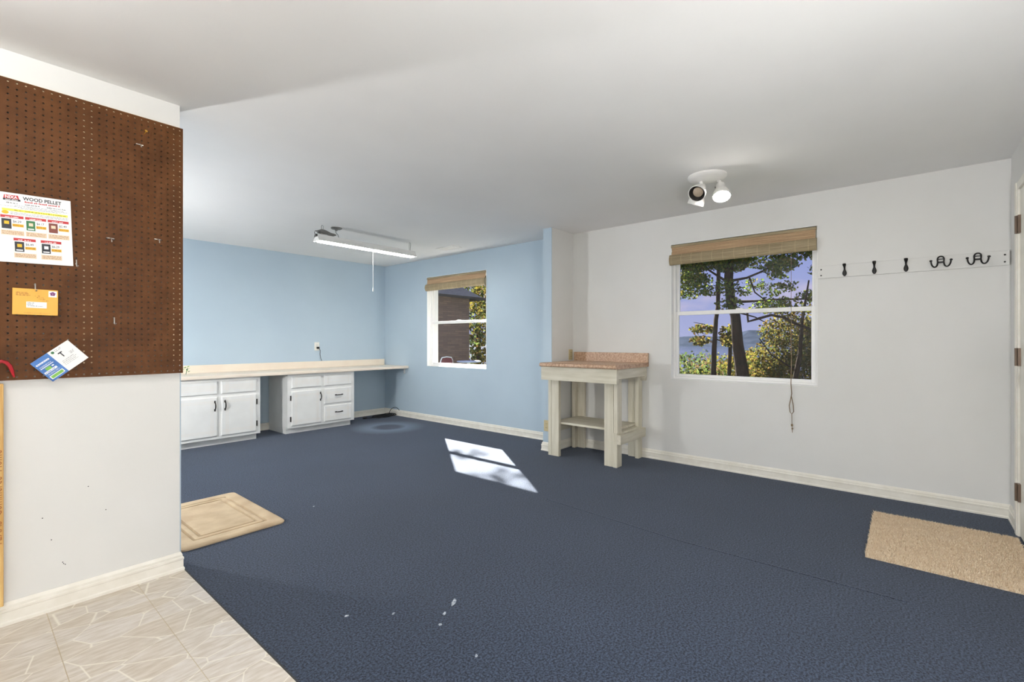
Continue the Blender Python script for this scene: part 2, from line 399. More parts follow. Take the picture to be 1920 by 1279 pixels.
# thin dark metal edge between vinyl and carpet
tag(link('trim_1', B(XC-0.003, XC+0.003, YE, YP, -0.005, 0.0015), 'black_plastic', kind='structure'), 'thin dark edge between carpet and vinyl')

BBP = [(0, 0), (0.017, 0), (0.017, 0.011), (0.0125, 0.016), (0.0125, 0.052), (0.0145, 0.055), (0.0145, 0.063), (0.0095, 0.067), (0.0095, 0.077), (0.004, 0.090), (0, 0.090)]
def baseboard(name, path, label):
    tag(link(name, MB().sweep(BBP, path), 'trim', kind='structure'), label)
# paths run so that the room is on the left
baseboard('baseboard_back', [(XR, YB), (XL, YB)], 'cream baseboard under the long counter')
baseboard('baseboard_right_far', [(XR, YS1), (XR, YB)], 'cream baseboard along the blue window wall')
baseboard('baseboard_right', [(XR, YE), (XR, YS0)], 'cream baseboard under the coat rail wall')
baseboard('baseboard_stub', [(XR, YS0), (XS, YS0), (XS, YS1), (XR, YS1)], 'short cream baseboard wrapping the wing wall end')
baseboard('baseboard_partition', [(XP, YP+0.117), (XP, YP), (XL, YP)], 'white baseboard under the pegboard wall')
baseboard('baseboard_entry', [(4.112, YE), (XR, YE)], 'short white baseboard beside the door')
baseboard('baseboard_entry_left', [(XL, YE), (3.10, YE)], 'white baseboard on the door wall')

# ------------------------------------------------------------------ windows
def ring_box(m, xa, xb, y0, y1, z0, z1, wl, wr, wb, wt):
    m.box(xa, xb, y0, y0+wr, z0, z1); m.box(xa, xb, y1-wl, y1, z0, z1)
    m.box(xa, xb, y0+wr, y1-wl, z0, z0+wb); m.box(xa, xb, y0+wr, y1-wl, z1-wt, z1)
def window(name, w, label):
    y0, y1 = w
    t = thing(name, (XR, (y0+y1)/2, WZ0), label, None, kind='structure')
    m = MB(); ring_box(m, XR-0.003, XR+WT+0.004, y0, y1, WZ0, WZ1, 0.005, 0.005, 0.005, 0.005)
    link('jamb_liner', m, 'vinyl_white', t, bevel=0.001)
    a, b, c, d = y0+0.005, y1-0.005, WZ0+0.005, WZ1-0.005
    m = MB(); ring_box(m, XR+0.05, XR+0.125, a, b, c, d, 0.020, 0.020, 0.018, 0.02)
    link('frame', m, 'vinyl_white', t, bevel=0.003)
    a += 0.020; b -= 0.020; c += 0.018; d -= 0.02
    m = MB(); ring_box(m, XR+0.060, XR+0.086, a, b, c, 1.430, 0.026, 0.026, 0.026, 0.036)
    s = link('lower_sash', m, 'vinyl_white', t, bevel=0.003)
    link('pane', B(XR+0.071, XR+0.075, a+0.026, b-0.026, c+0.026, 1.394), 'glass', s)
    m = MB(); ring_box(m, XR+0.091, XR+0.115, a, b, 1.396, d, 0.024, 0.024, 0.036, 0.03)
    s = link('upper_sash', m, 'vinyl_white', t, bevel=0.003)
    link('pane', B(XR+0.101, XR+0.105, a+0.024, b-0.024, 1.432, d-0.03), 'glass', s)
    link('sash_lock', B(XR+0.062, XR+0.088, (y0+y1)/2-0.03, (y0+y1)/2+0.03, 1.430, 1.440), 'vinyl_white', t, bevel=0.002)
window('window_1', W1, 'white double hung window with trees outside beside the coat rail')
window('window_2', W2, 'far white double hung window in the blue wall')

# ------------------------------------------------------------------ bamboo blinds
def blind(w, label, light):
    y0, y1 = w[0]+0.008, w[1]-0.004
    t = thing('bamboo_blind', (XR, (y0+y1)/2, 1.87), label, 'blind', 'bamboo blinds in the windows')
    link('head_rail', B(XR-0.012, XR+0.028, y0, y1, 2.034, 2.054), 'bamboo', t, bevel=0.002)
    # hanging woven panel, gently ribbed
    rings = []
    n = 18
    prof = []
    for i in range(n+1):
        z = 2.036-0.085*i/n; prof.append((XR-0.004+0.0016*(i % 2)-0.012*(i/n)**2, z))
    for i in range(n, -1, -1): prof.append((prof[i][0]+0.003, prof[i][1]))
    rings = [[(x, y, z) for x, z in prof] for y in (y0+0.006, y1-0.006)]
    link('woven_panel', MB().loft(rings), 'bamboo_light', t)
    # rolled up bundle
    prof = []
    for k in range(44):
        a = 2*PI*k/44; r = 1.0+(0.03 if k % 2 else 0)
        prof.append((XR-0.012+0.030*r*math.cos(a), 1.916+0.048*r*math.sin(a)))
    rings = [[(x, y, z) for x, z in prof] for y in (y0-0.004, y1+0.008)]
    roll = link('rolled_slats', MB().loft(rings), 'bamboo', t)
    k = 0; m = MB()
    y = y0+0.05
    while y < y1:
        pts = [(XR-0.012+0.0315*math.cos(a), y, 1.916+0.0495*math.sin(a)) for a in [2*PI*i/20 for i in range(21)]]
        m.tube(pts, 0.0011, 4, False); y += 0.092
    link('binding_threads', m, 'thread', roll, kind='stuff')
    for yy in (y0+0.02, (y0+y1)/2, y1-0.16):
        link('mounting_screw', MB().lathe((XR+0.01, yy, 2.0535), (0, 0, 1), [(0, 0.004), (0.006, 0.004)], 8), 'grey_metal', t)
    return t
b1 = blind(W1, 'rolled up bamboo blind in the window beside the coat rail', True)
link('cleat', MB().tube([(XR-0.02, 1.712, 2.022), (XR-0.025, 1.706, 1.99)], 0.004, 6), 'vinyl_white', b1)
b2 = blind(W2, 'rolled up bamboo blind in the far window of the blue wall', True)
m = MB(); yc = 0.718; xc = XR-0.05
m.tube([(xc+0.01, yc, 1.87), (xc+0.02, yc+0.002, 1.5), (xc+0.022, yc, 1.25)], 0.0016, 6)
m.tube([(xc+0.022, yc+0.004, 1.25), (xc+0.03, yc+0.001, 1.0), (xc+0.036, yc+0.006, 0.80), (xc+0.036, yc, 0.72), (xc+0.036, yc+0.018, 0.62), (xc+0.036, yc+0.012, 0.57), (xc+0.036, yc, 0.556), (xc+0.036, yc-0.014, 0.575), (xc+0.036, yc-0.010, 0.63), (xc+0.036, yc+0.003, 0.70)], 0.0032, 6)
m.tube([(xc+0.036, yc, 0.56), (xc+0.036, yc-0.002, 0.47), (xc+0.036, yc-0.004, 0.405)], 0.0022, 6)
cordo = link('pull_cord', m, 'cord', b1)
m = MB()
m.lathe((xc+0.036, yc-0.002, 0.455), (0, 0, 1), [(0, 0.004), (0.006, 0.008), (0.016, 0.008), (0.02, 0.003)], 10)
m.lathe((xc+0.036, yc-0.004, 0.43), (0, 0, 1), [(0, 0.004), (0.005, 0.007), (0.012, 0.006), (0.015, 0.002)], 10)
link('cord_bead', m, 'cord', cordo)

# ------------------------------------------------------------------ long counter
CX0 = 0.9
t = thing('countertop', (2.6, 6.05, 0.737), 'long cream laminate countertop running along the blue back wall', 'countertop')
link('slab', B(CX0, XR-0.001, 5.735, YB-0.001, 0.7375, 0.775), 'counter', t, bevel=0.008)
link('backsplash', B(CX0, 4.372, YB-0.02, YB-0.001, 0.775, 0.866), 'counter', t, bevel=0.003)
tag(link('shelf_bracket', MB().box(XR-0.014, XR-0.001, 5.80, 6.20, 0.724, 0.736).box(XR-0.016, XR-0.001, 5.825, 5.845, 0.655, 0.724), 'lamp_white'), 'small white bracket under the right end of the counter', 'bracket')

def panel(name, x0, x1, z0, z1, parent, yf=5.775, th=0.018):
    m = MB(); n = 0.012                      # bevelled slab with a proud inner field
    yb = 5.792
    def rect(i, y): return [(x0+i, y, z0+i), (x1-i, y, z0+i), (x1-i, y, z1-i), (x0+i, y, z1-i)]
    m.loft([rect(0, yb), rect(0, yf+0.006), rect(0.007, yf)], True, True)
    return link(name, m, 'cabinet', parent)
def scribe(x0, x1, z0, z1, parent, yf=5.775):
    pass
def arch_pull(cx, cz, vertical, parent):
    m = MB(); L = 0.118; pts = []; rs = []
    for i in range(11):
        u = i/10; s = (u-0.5)*0.092; out = 0.024*math.sin(PI*u)**0.7+0.002
        pts.append((cx, 5.775-out, cz+s) if vertical else (cx+s, 5.775-out, cz)); rs.append(0.0042+0.0022*math.sin(PI*u))
    m.tube(pts, rs, 8)
    for sgn in (-1, 1):                      # leaf shaped foot plates
        rg = []
        for d, w in ((0.030, 0.004), (0.038, 0.009), (0.046, 0.006), (0.052, 0.009), (0.060, 0.001)):
            s = sgn*d
            if vertical: rg.append([(cx-w, 5.7745, cz+s), (cx+w, 5.7745, cz+s), (cx+w*0.6, 5.770, cz+s), (cx-w*0.6, 5.770, cz+s)])
            else: rg.append([(cx+s, 5.7745, cz-w), (cx+s, 5.7745, cz+w), (cx+s, 5.770, cz+w*0.6), (cx+s, 5.770, cz-w*0.6)])
        m.loft(rg)
    return link('handle', m, 'bronze', parent, smooth=True)
def hinge(x, z, parent):
    m = MB(); m.box(x-0.006, x+0.006, 5.783, 5.7915, z-0.031, z+0.031)
    m.tube([(x, 5.781, z-0.028), (x, 5.781, z+0.028)], 0.0045, 8)
    return link('hinge', m, 'bronze', parent)
def carcass(x0, x1, parent):
    m = MB()
    m.box(x0, x1, 5.792, 6.327, 0.072, 0.737)
    link('body', m, 'cabinet', parent, bevel=0.002)
    link('toe_kick', B(x0+0.004, x1-0.02, 5.858, 6.327, 0, 0.074), 'cabinet', parent)
def grooves(x0, x1, z0, z1, parent):       # two fine scored lines inside each edge of a front
    m = MB(); e = 0.0008
    for i in (0.045, 0.062):
        if x1-x0 > 2.2*i and z1-z0 > 2.2*i:
            m.box(x0+i-e, x0+i+e, 5.7743, 5.776, z0+0.012, z1-0.012); m.box(x1-i-e, x1-i+e, 5.7743, 5.776, z0+0.012, z1-0.012)
            m.box(x0+0.012, x1-0.012, 5.7743, 5.776, z0+i-e, z0+i+e); m.box(x0+0.012, x1-0.012, 5.7743, 5.776, z1-i-e, z1-i+e)
    link('bead_lines', m, 'counter', parent)
# left cabinet: two doors, two drawer fronts
t = thing('base_cabinet', (1.85, 6.05, 0), 'white two door base cabinet beside the pegboard partition', 'cabinet', 'white base cabinets under the counter')
carcass(1.40, 2.296, t)
for x0, x1 in ((1.448, 1.845), (1.886, 2.247)):
    d = panel('drawer', x0, x1, 0.567, 0.704, t); grooves(x0, x1, 0.567, 0.704, d)
    d = panel('door', x0, x1, 0.104, 0.534, t); grooves(x0, x1, 0.104, 0.534, d)
    left = x0 < 1.8
    arch_pull(1.820 if left else 1.920, 0.438, True, d)
    hx = 1.441 if left else 2.256
    hinge(hx, 0.445, d); hinge(hx, 0.193, d)
# right cabinet: a door, drawer over it, three drawers
t = thing('base_cabinet', (3.06, 6.05, 0), 'white base cabinet with one door and a stack of drawers', 'cabinet', 'white base cabinets under the counter')
carcass(2.612, 3.514, t)
d = panel('drawer', 2.657, 3.038, 0.567, 0.704, t); grooves(2.657, 3.038, 0.567, 0.704, d)
d = panel('door', 2.657, 3.038, 0.103, 0.526, t); grooves(2.657, 3.038, 0.103, 0.526, d)
arch_pull(3.024, 0.438, True, d); hinge(2.648, 0.445, d); hinge(2.648, 0.185, d)
for k, (z0, z1) in enumerate(((0.567, 0.703), (0.332, 0.528), (0.103, 0.305))):
    d = panel('drawer', 3.081, 3.464, z0, z1, t); grooves(3.081, 3.464, z0, z1, d)
    if k: arch_pull(3.281, (z0+z1)/2+0.008, False, d)

# small green sprig on the counter by the partition edge
t = thing('plant_sprig', (1.665, 6.16, 0.775), 'small dark green plant sprig on the counter beside the pegboard edge', 'plant')
link('stem', MB().tube([(1.655, 6.16, 0.775), (1.66, 6.16, 0.81), (1.672, 6.16, 0.85)], 0.003, 6), 'ink_darkgreen', t)
for k in range(9):
    a = k*2.4; p = Vector((1.655+0.012*math.cos(a), 6.16+0.02*math.sin(a), 0.80+0.007*k)); q = p+Vector((0.03*math.cos(a), 0.03*math.sin(a), 0.014))
    w = Vector((-math.sin(a), math.cos(a), 0.3))*0.010; mid = (p+q)/2
    link('leaf', MB().add([p, mid+w, q, mid-w, mid+Vector((0, 0, -0.003))], [(0, 1, 2, 3), (0, 4, 1), (1, 4, 2), (2, 4, 3), (3, 4, 0)]), 'ink_green' if k % 3 else 'ink_darkgreen', t)

# ------------------------------------------------------------------ outlets and cords
def outlet(name, origin, ux, n, mat, label, plug=False):
    o = Vector(origin); ux = Vector(ux); n = Vector(n); uz = Vector((0, 0, 1))
    t = thing(name, origin, label, 'outlet')
    def slab(m, u0, u1, v0, v1, d0, d1, ins=0.0):
        r0 = [o+ux*a+uz*b+n*d0 for a, b in ((u0, v0), (u1, v0), (u1, v1), (u0, v1))]
        r1 = [o+ux*a+uz*b+n*d1 for a, b in ((u0+ins, v0+ins), (u1-ins, v0+ins), (u1-ins, v1-ins), (u0+ins, v1-ins))]
        m.loft([r0, r1]); return m
    link('cover_plate', slab(MB(), -0.036, 0.036, -0.058, 0.058, 0.0005, 0.006, 0.003), mat, t)
    for zc in (-0.02, 0.02):
        f = link('socket', slab(MB(), -0.017, 0.017, zc-0.014, zc+0.014, 0.006, 0.008, 0.002), mat, t)
        m = MB(); slab(m, -0.008, -0.005, zc-0.004, zc+0.006, 0.008, 0.0085); slab(m, 0.005, 0.008, zc-0.004, zc+0.006, 0.008, 0.0085)
        link('slot', m, 'black_plastic', f)
    link('screw', MB().lathe(o+n*0.006, n, [(0, 0.003), (0.0015, 0.003)], 8), 'grey_metal', t)
    return t
outlet('wall_outlet', (3.268, YB, 1.073), (1, 0, 0), (0, -1, 0), 'outlet_white', 'white wall outlet above the counter with a black cord plugged in')
m = MB(); m.box(3.258, 3.292, YB-0.035, YB-0.009, 1.040, 1.068)
t = thing('power_cord', (3.285, YB-0.03, 0.87), 'thin black cord plugged into the outlet above the counter', 'cord')
link('plug', m, 'black_plastic', t, bevel=0.004)
link('cable', MB().tube([(3.285, YB-0.032, 1.05), (3.300, YB-0.034, 1.02), (3.300, YB-0.03, 0.96), (3.312, YB-0.026, 0.91), (3.330, YB-0.024, 0.870)], 0.0032, 6), 'black_plastic', t, smooth=True)
outlet('wall_outlet', (4.340, YS0, 1.000), (1, 0, 0), (0, -1, 0), 'outlet_beige', 'tan outlet on the wing wall above the workbench backsplash')
outlet('wall_outlet', (XS, 2.884, 0.262), (0, -1, 0), (-1, 0, 0), 'outlet_beige', 'tan outlet low on the blue wing wall end behind the workbench leg')
# cord heap in the corner
t = thing('coiled_cable', (4.2, 6.05, 0), 'black cable coil lying on the carpet in the far corner', 'cord')
m = MB()
for k in range(7):
    pts = []; cx, cy = 4.19+random.uniform(-.03, .03), 6.07+random.uniform(-.02, .02); rx, ry = random.uniform(.12, .2), random.uniform(.06, .1)
    ph = random.uniform(0, 6)
    for i in range(25):
        a = 2*PI*i/24; pts.append((min(cx+rx*math.cos(a+ph), XR-0.03), min(cy+ry*math.sin(a+ph), YB-0.03), 0.006+0.007*k/2+0.006*math.sin(3*a+k)+0.004))
    m.tube(pts, 0.005, 6)
link('coil', m, 'black_plastic', t, smooth=True)
m = MB(); pts = []
for i in range(17):
    a = PI*i/16; pts.append((4.315-0.085*math.cos(a), 5.985+0.02*math.cos(a), 0.01+0.125*math.sin(a)**0.8))
m.tube(pts, 0.0042, 6); m.tube([(4.15, 6.0, 0.01), (4.05, 6.05, 0.008), (3.93, 6.10, 0.008), (3.88, 6.12, 0.006)], 0.005, 6)
link('loose_loop', m, 'black_plastic', t, smooth=True)
link('plug', B(3.86, 3.91, 6.10, 6.135, 0.001, 0.024), 'black_plastic', t, bevel=0.004)

# ------------------------------------------------------------------ workbench
t = thing('workbench', (4.1, 2.36, 0), 'small weathered wooden workbench with a speckled brown laminate top', 'workbench')
ya, yb = 1.942, 2.802
prof = [(3.722, 0.898), (3.712, 0.904), (3.708, 0.916), (3.712, 0.929), (3.724, 0.936), (XR-0.006, 0.936), (XR-0.006, 0.898)]
m = MB().loft([[(x, y, z) for x, z in prof] for y in (ya, 2.775)])
top = link('bench_top', m, 'bench_top', t, smooth=True)
link('backsplash', B(XR-0.026, XR-0.004, ya, yb-0.005, 0.925, 1.030), 'bench_top', t, bevel=0.002)
link('front_apron', B(3.742, 3.780, 1.952, 2.778, 0.766, 0.897), 'bench_wood_y', t, bevel=0.003)
link('side_rail', B(3.782, 4.34, 1.957, 1.995, 0.808, 0.896), 'bench_wood_x', t, bevel=0.003)
link('side_rail', B(3.782, 4.34, 2.740, 2.776, 0.808, 0.896), 'bench_wood_x', t, bevel=0.003)
link('rear_apron', B(4.338, 4.376, 1.957, 2.776, 0.762, 0.896), 'bench_wood_y', t, bevel=0.003)
def leg(xa, ya_, narrow_first, back):
    m = MB()
    return m
for xf in (3.857, 4.292):
    back = xf > 4
    for (n0, n1, w0, w1) in ((2.005, 2.043, 2.046, 2.140), (2.737, 2.775, 2.646, 2.734)):
        m = MB(); m.box(xf, xf+0.086, n0, n1, 0, 0.80)
        lg = link('leg', m, 'bench_wood', t, bevel=0.003)
        wx = xf+0.048 if back else xf
        link('leg_board', B(wx, wx+0.038, w0, w1, 0, 0.80), 'bench_wood', lg, bevel=0.003)
link('leg_block', B(3.846, 3.8565, 2.005, 2.043, 0, 0.315), 'bench_wood', t, bevel=0.002)
link('shelf', B(3.90, 4.34, 2.05, 2.73, 0.318, 0.340), 'bench_wood_y', t, bevel=0.002)
link('shelf', B(3.946, 4.29, 1.99, 2.05, 0.299, 0.317), 'bench_wood_y', t, bevel=0.002)
link('lower_rail', B(3.846, 4.372, 1.966, 2.004, 0.212, 0.298), 'bench_wood_x', t, bevel=0.003)
link('lower_rail', B(3.90, 4.372, 2.776, 2.806, 0.212, 0.298), 'bench_wood_x', t, bevel=0.003)

# ------------------------------------------------------------------ coat rail
t = thing('coat_rail', (XR, 0.015, 1.64), 'white board with five black coat hooks beside the window', 'coat rail')
link('board', B(XR-0.018, XR, -0.505, 0.536, 1.640, 1.736), 'white_wall', t, bevel=0.002)
xf = XR-0.018
for y in (0.517, -0.483):
    for z in (1.662, 1.708):
        link('screw', MB().lathe((xf, y, z), (-1, 0, 0), [(0, 0.0055), (0.002, 0.0045)], 10), 'black_iron', t)
for y in (0.366, 0.186, 0.007):
    m = MB(); rings = []
    for dz, w, out in ((0.048, 0.006, 0.030), (0.046, 0.011, 0.030), (0.036, 0.011, 0.024), (0.022, 0.0065, 0.012), (0.006, 0.0055, 0.007), (-0.004, 0.009, 0.006), (-0.018, 0.0135, 0.006), (-0.028, 0.0135, 0.006), (-0.038, 0.010, 0.006), (-0.046, 0.004, 0.005)):
        r = [(xf-out+0.0045*math.cos(a)*(1.2 if w > .01 else 1), y+w*math.sin(a), 1.690+dz) for a in [2*PI*k/12 for k in range(12)]]
        rings.append(r)
    m.loft(rings); m.box(xf-0.006, xf, y-0.004, y+0.004, 1.655, 1.69)
    link('hook', m, 'black_iron', t, smooth=True, label='black single coat hook')
for y in (-0.176, -0.357):
    m = MB(); zc = 1.690
    pts = [(xf-0.006, y+0.017*math.cos(a), zc+0.022+0.020*math.sin(a)) for a in [PI*i/10 for i in range(11)]]
    pts = [(xf-0.006, y+0.015, zc-0.004)]+pts+[(xf-0.006, y-0.015, zc-0.004)]
    m.tube(pts, 0.0046, 8)
    m.box(xf-0.007, xf, y-0.014, y+0.014, zc+0.020, zc+0.026); m.box(xf-0.009, xf, y-0.014, y+0.014, zc-0.004, zc+0.007)
    for sg in (-1, 1):
        pts = []
        for i in range(13):
            a = PI*i/12; pts.append((xf-0.008-0.022*(i/12), y+sg*(0.016+0.017*(1-math.cos(a))), zc-0.002-0.034*math.sin(a)+0.010*(i/12)))
        m.tube(pts, [0.0046]*12+[0.0042], 8)
        e = pts[-1]; m.lathe((e[0], e[1], e[2]-0.003), (-0.2, sg*0.2, 1), [(0, 0.004), (0.004, 0.008), (0.009, 0.008), (0.013, 0.004)], 10)
    link('hook', m, 'black_iron', t, smooth=True, label='black double coat hook')

# ------------------------------------------------------------------ door at the right edge
t = thing('door_1', (3.6, YE, 0), 'white door with brown hinges at the right edge', None, kind='structure')
m = MB()
for x0, x1 in ((4.022, 4.110), (3.10, 3.188)):
    m.box(x0, x1, YE, YE+0.018, 0, 2.085); m.box(x0+0.012, x1-0.030, YE+0.018, YE+0.023, 0, 2.085)
m.box(3.188, 4.022, YE, YE+0.018, 2.04, 2.085)
link('casing', m, 'trim', t, bevel=0.003)
d = link('slab', B(3.19, 4.015, YE, YE+0.008, 0.008, 2.035), 'trim', t, bevel=0.002)
for z in (1.832, 1.055, 0.262):
    m = MB(); m.box(3.985, 4.030, YE+0.008, YE+0.020, z-0.052, z+0.052); m.tube([(4.016, YE+0.024, z-0.052), (4.016, YE+0.024, z+0.052)], 0.007, 10)
    link('hinge', m, 'hinge_brown', d)
m = MB().lathe((3.26, YE+0.008, 0.95), (0, 1, 0), [(0, 0.03), (0.008, 0.03), (0.01, 0.012), (0.03, 0.012), (0.035, 0.026), (0.055, 0.028), (0.065, 0.015)], 16)
link('knob', m, 'brass', d, smooth=True)
# ------------------------------------------------------------------ pegboard
PF = 2.768                                    # front face of the board
X1, Z1, Z0, CELL = 0.731, 2.209, 0.990, 0.0254
t = thing('pegboard', (0.3, PF, Z0), 'brown pegboard panel mounted on the white partition', 'pegboard')
m = MB(); NC = 50; hr = 0.0036; th = 0.005
NR = 48
for i in range(NC):
    for j in range(NR):
        cx = X1-CELL*(i+0.5); cz = Z1-CELL*(j+0.5); hc = CELL/2
        ou = [(-1, -1), (0, -1), (1, -1), (1, 0), (1, 1), (0, 1), (-1, 1), (-1, 0)]
        vs = [(cx+a*hc, PF, cz+b*hc) for a, b in ou]
        an = [math.atan2(b, a) for a, b in ou]
        vs += [(cx+hr*math.cos(a), PF, cz+hr*math.sin(a)) for a in an]
        vs += [(cx+hr*math.cos(a), PF+th, cz+hr*math.sin(a)) for a in an]
        fs = [(k, (k+1) % 8, 8+(k+1) % 8, 8+k) for k in range(8)]+[(8+k, 8+(k+1) % 8, 16+(k+1) % 8, 16+k) for k in range(8)]
        m.add(vs, fs)
xa = X1-CELL*NC; zb = Z1-CELL*NR
m.add([(X1, PF, zb), (X1, PF+th, zb), (X1, PF+th, Z1), (X1, PF, Z1)], [(0, 1, 2, 3)])
m.add([(xa, PF, Z1), (X1, PF, Z1), (X1, PF+th, Z1), (xa, PF+th, Z1)], [(0, 1, 2, 3)])
m.add([(xa, PF, zb), (X1, PF, zb), (X1, PF+th, zb), (xa, PF+th, zb)], [(0, 1, 2, 3)])
m.add([(xa, PF, zb), (xa, PF+th, zb), (xa, PF+th, Z1), (xa, PF, Z1)], [(0, 1, 2, 3)])
link('perforated_panel', m, 'pegboard', t)
for x0, x1 in ((0.672, 0.723), (0.358, 0.408), (-0.10, -0.05), (-0.52, -0.47)):
    link('furring_strip', B(x0, x1, PF+th+0.0005, YP-0.001, Z0+0.06, Z1-0.03), 'strip_wood', t)
link('furring_strip', B(-0.52, 0.723, PF+th+0.0005, YP-0.001, Z1-0.024, Z1+0.003), 'strip_wood', t)
# pine stud standing on the baseboard at the left
t = thing('pine_stud', (0.075, 2.77, 0.091), 'raw pine board with stamped lettering standing below the pegboard', 'board')
link('board', B(0.035, 0.122, 2.752, 2.790, 0.0905, 0.978), 'pine', t, bevel=0.003)

def textmesh(s, size, bold=0.0, shear=0.0, sx=1.0):
    cu = bpy.data.curves.new('txt', 'FONT'); cu.body = s; cu.size = size; cu.resolution_u = 2; cu.offset = bold; cu.shear = shear
    ob = bpy.data.objects.new('txt', cu); COL.objects.link(ob)
    bpy.context.view_layer.update()
    me = bpy.data.meshes.new_from_object(ob.evaluated_get(bpy.context.evaluated_depsgraph_get()))
    bpy.data.objects.remove(ob); bpy.data.curves.remove(cu)
    xs_ = [v.co.x for v in me.vertices] or [0]
    for v in me.vertices: v.co = ((v.co.x-min(xs_))*sx, 0, v.co.y)
    me['w'] = (max(xs_)-min(xs_))*sx
    return me
def put_text(name, s, x, z, width, height, mat, parent, d=-0.0006, bold=0.0, shear=0.0, rot=0.0):
    me = textmesh(s, height/0.70, bold, shear)
    k = width/me['w'] if width else 1.0
    for v in me.vertices: v.co.x *= k
    if rot:
        c, s_ = math.cos(rot), math.sin(rot)
        for v in me.vertices: v.co = (v.co.x*c-v.co.z*s_, v.co.y, v.co.x*s_+v.co.z*c)
    for v in me.vertices: v.co = (v.co.x+x, d, v.co.z+z)
    del me['w']
    me.materials.clear(); me.materials.append(M[mat]); me.name = name
    o = bpy.data.objects.new(name, me); COL.objects.link(o); o.parent = parent
    return o
def flat(m, x0, x1, z0, z1, d=-0.0004): return m.add([(x0, d, z0), (x1, d, z0), (x1, d, z1), (x0, d, z1)], [(0, 1, 2, 3)])
def scribble(m, x0, x1, z, h, d=-0.0006, seed=0, fill=0.72):     # a printed line too fine to read
    r = random.Random(seed+int(z*1e5)); x = x0
    while x < x1:
        wl = r.randint(2, 7)
        for k in range(wl):
            w = h*r.uniform(.45, .8)
            if x+w > x1: return m
            hh = h*r.choice((0.7, 0.7, 1.0))
            flat(m, x, x+w*0.75, z, z+hh, d) if r.random() < fill+0.2 else None
            x += w
        x += h*0.5
    return m
stp = put_text('stamped_text', 'TEXAS  Commerce  Home', 0.117, 0.335, 0.38, 0.030, 'ink_brown', t, rot=PI/2); stp['kind'] = 'stuff'; stp.matrix_parent_inverse = t.matrix_basis.inverted() @ Matrix.Translation((0, 2.752, 0))

# flyer: 216 x 279 mm, origin at its top right corner
FY = PF-0.006
fl = thing('wood_pellet_flyer', (0.318, FY, 1.7525), 'white printed flyer headed WOOD PELLET pinned to the pegboard', 'flyer', rot=(0, -math.radians(1.9), 0))
W_, H_ = 0.216, 0.279
mm = MB(); n = 12
r0 = [[(-W_+W_*i/n, 0.0025*math.sin(i*0.9)*(1 if s else 1)-0.003*(i == n), -H_*s) for i in range(n+1)] for s in (0, 1)]
mm.box(-W_, 0, 0.0, 0.0008, -H_, 0)
link('sheet', mm, 'paper', fl, inv=False)
def fp(u, v): return -W_+W_*u, -H_*v
def fbox(m, u0, u1, v0, v1, d=-0.0004):
    a, b = fp(u0, v1); c, e = fp(u1, v0); return flat(m, a, c, b, e, d)
# logo
x, z = fp(0.085, 0.085)
m = MB(); m.add([(*fp(0.095, 0.035)[:1], -0.0004, fp(0, 0.035)[1]), (fp(0.275, 0)[0], -0.0004, fp(0, 0.030)[1]), (fp(0.29, 0)[0], -0.0004, fp(0, 0.085)[1]), (fp(0.085, 0)[0], -0.0004, fp(0, 0.085)[1])], [(0, 3, 2, 1)])
link('logo_panel', m, 'ink_red', fl, inv=False)
m = MB(); fbox(m, 0.08, 0.305, 0.085, 0.112, -0.0004); link('logo_base', m, 'ink', fl, inv=False)
m = MB(); scribble(m, fp(0.11, 0)[0], fp(0.28, 0)[0], fp(0, 0.106)[1], 0.0042, seed=3); link('logo_caption', m, 'paper', fl, inv=False)
put_text('logo_name', 'NIXA', fp(0.108, 0)[0], fp(0, 0.081)[1], W_*0.16, 0.0115, 'paper', fl, -0.0008, 0.0004)
put_text('headline', 'WOOD PELLET', fp(0.335, 0)[0], fp(0, 0.083)[1], W_*0.53, 0.0135, 'ink', fl, -0.0008, 0.0005)
m = MB(); scribble(m, fp(0.36, 0)[0], fp(0.86, 0)[0], fp(0, 0.118)[1], 0.0065, seed=11, fill=.9); link('subtitle', m, 'ink_red', fl, inv=False)
m = MB(); fbox(m, 0.01, 0.99, 0.1215, 0.1225); link('rule', m, 'ink_grey', fl, inv=False)
m = MB()
for u0, u1, v, h in ((0.12, 0.27, 0.152, .0042), (0.36, 0.56, 0.154, .0042), (0.66, 0.93, 0.156, .0042)): scribble(m, fp(u0, 0)[0], fp(u1, 0)[0], fp(0, v)[1], h, seed=5)
link('feature_line', m, 'ink', fl, inv=False, kind='stuff')
m = MB()
for u0, u1, v in ((0.22, 0.9, 0.178), (0.03, 0.97, 0.196), (0.30, 0.86, 0.213)): scribble(m, fp(u0, 0)[0], fp(u1, 0)[0], fp(0, v)[1], 0.0026, seed=9)
link('small_print', m, 'ink_grey', fl, inv=False)
m = MB(); fbox(m, 0.06, 0.95, 0.228, 0.262); link('highlight_band', m, 'ink_yellow', fl, inv=False)
m = MB(); scribble(m, fp(0.22, 0)[0], fp(0.93, 0)[0], fp(0, 0.252)[1], 0.0040, seed=21); link('band_text', m, 'ink_olive', fl, inv=False)
m = MB(); cx, cz = fp(0.10, 0.285)
m.add([(cx+0.010*math.cos(a), -0.0005, cz+0.007*math.sin(a)) for a in [2*PI*k/16 for k in range(16)]], [tuple(range(16))]); link('seal', m, 'ink_orange', fl, inv=False)
m = MB()
for v in (0.280, 0.294, 0.308): scribble(m, fp(0.17, 0)[0], fp(0.96, 0)[0], fp(0, v)[1], 0.0024, seed=31)
link('terms_text', m, 'ink_grey', fl, inv=False)
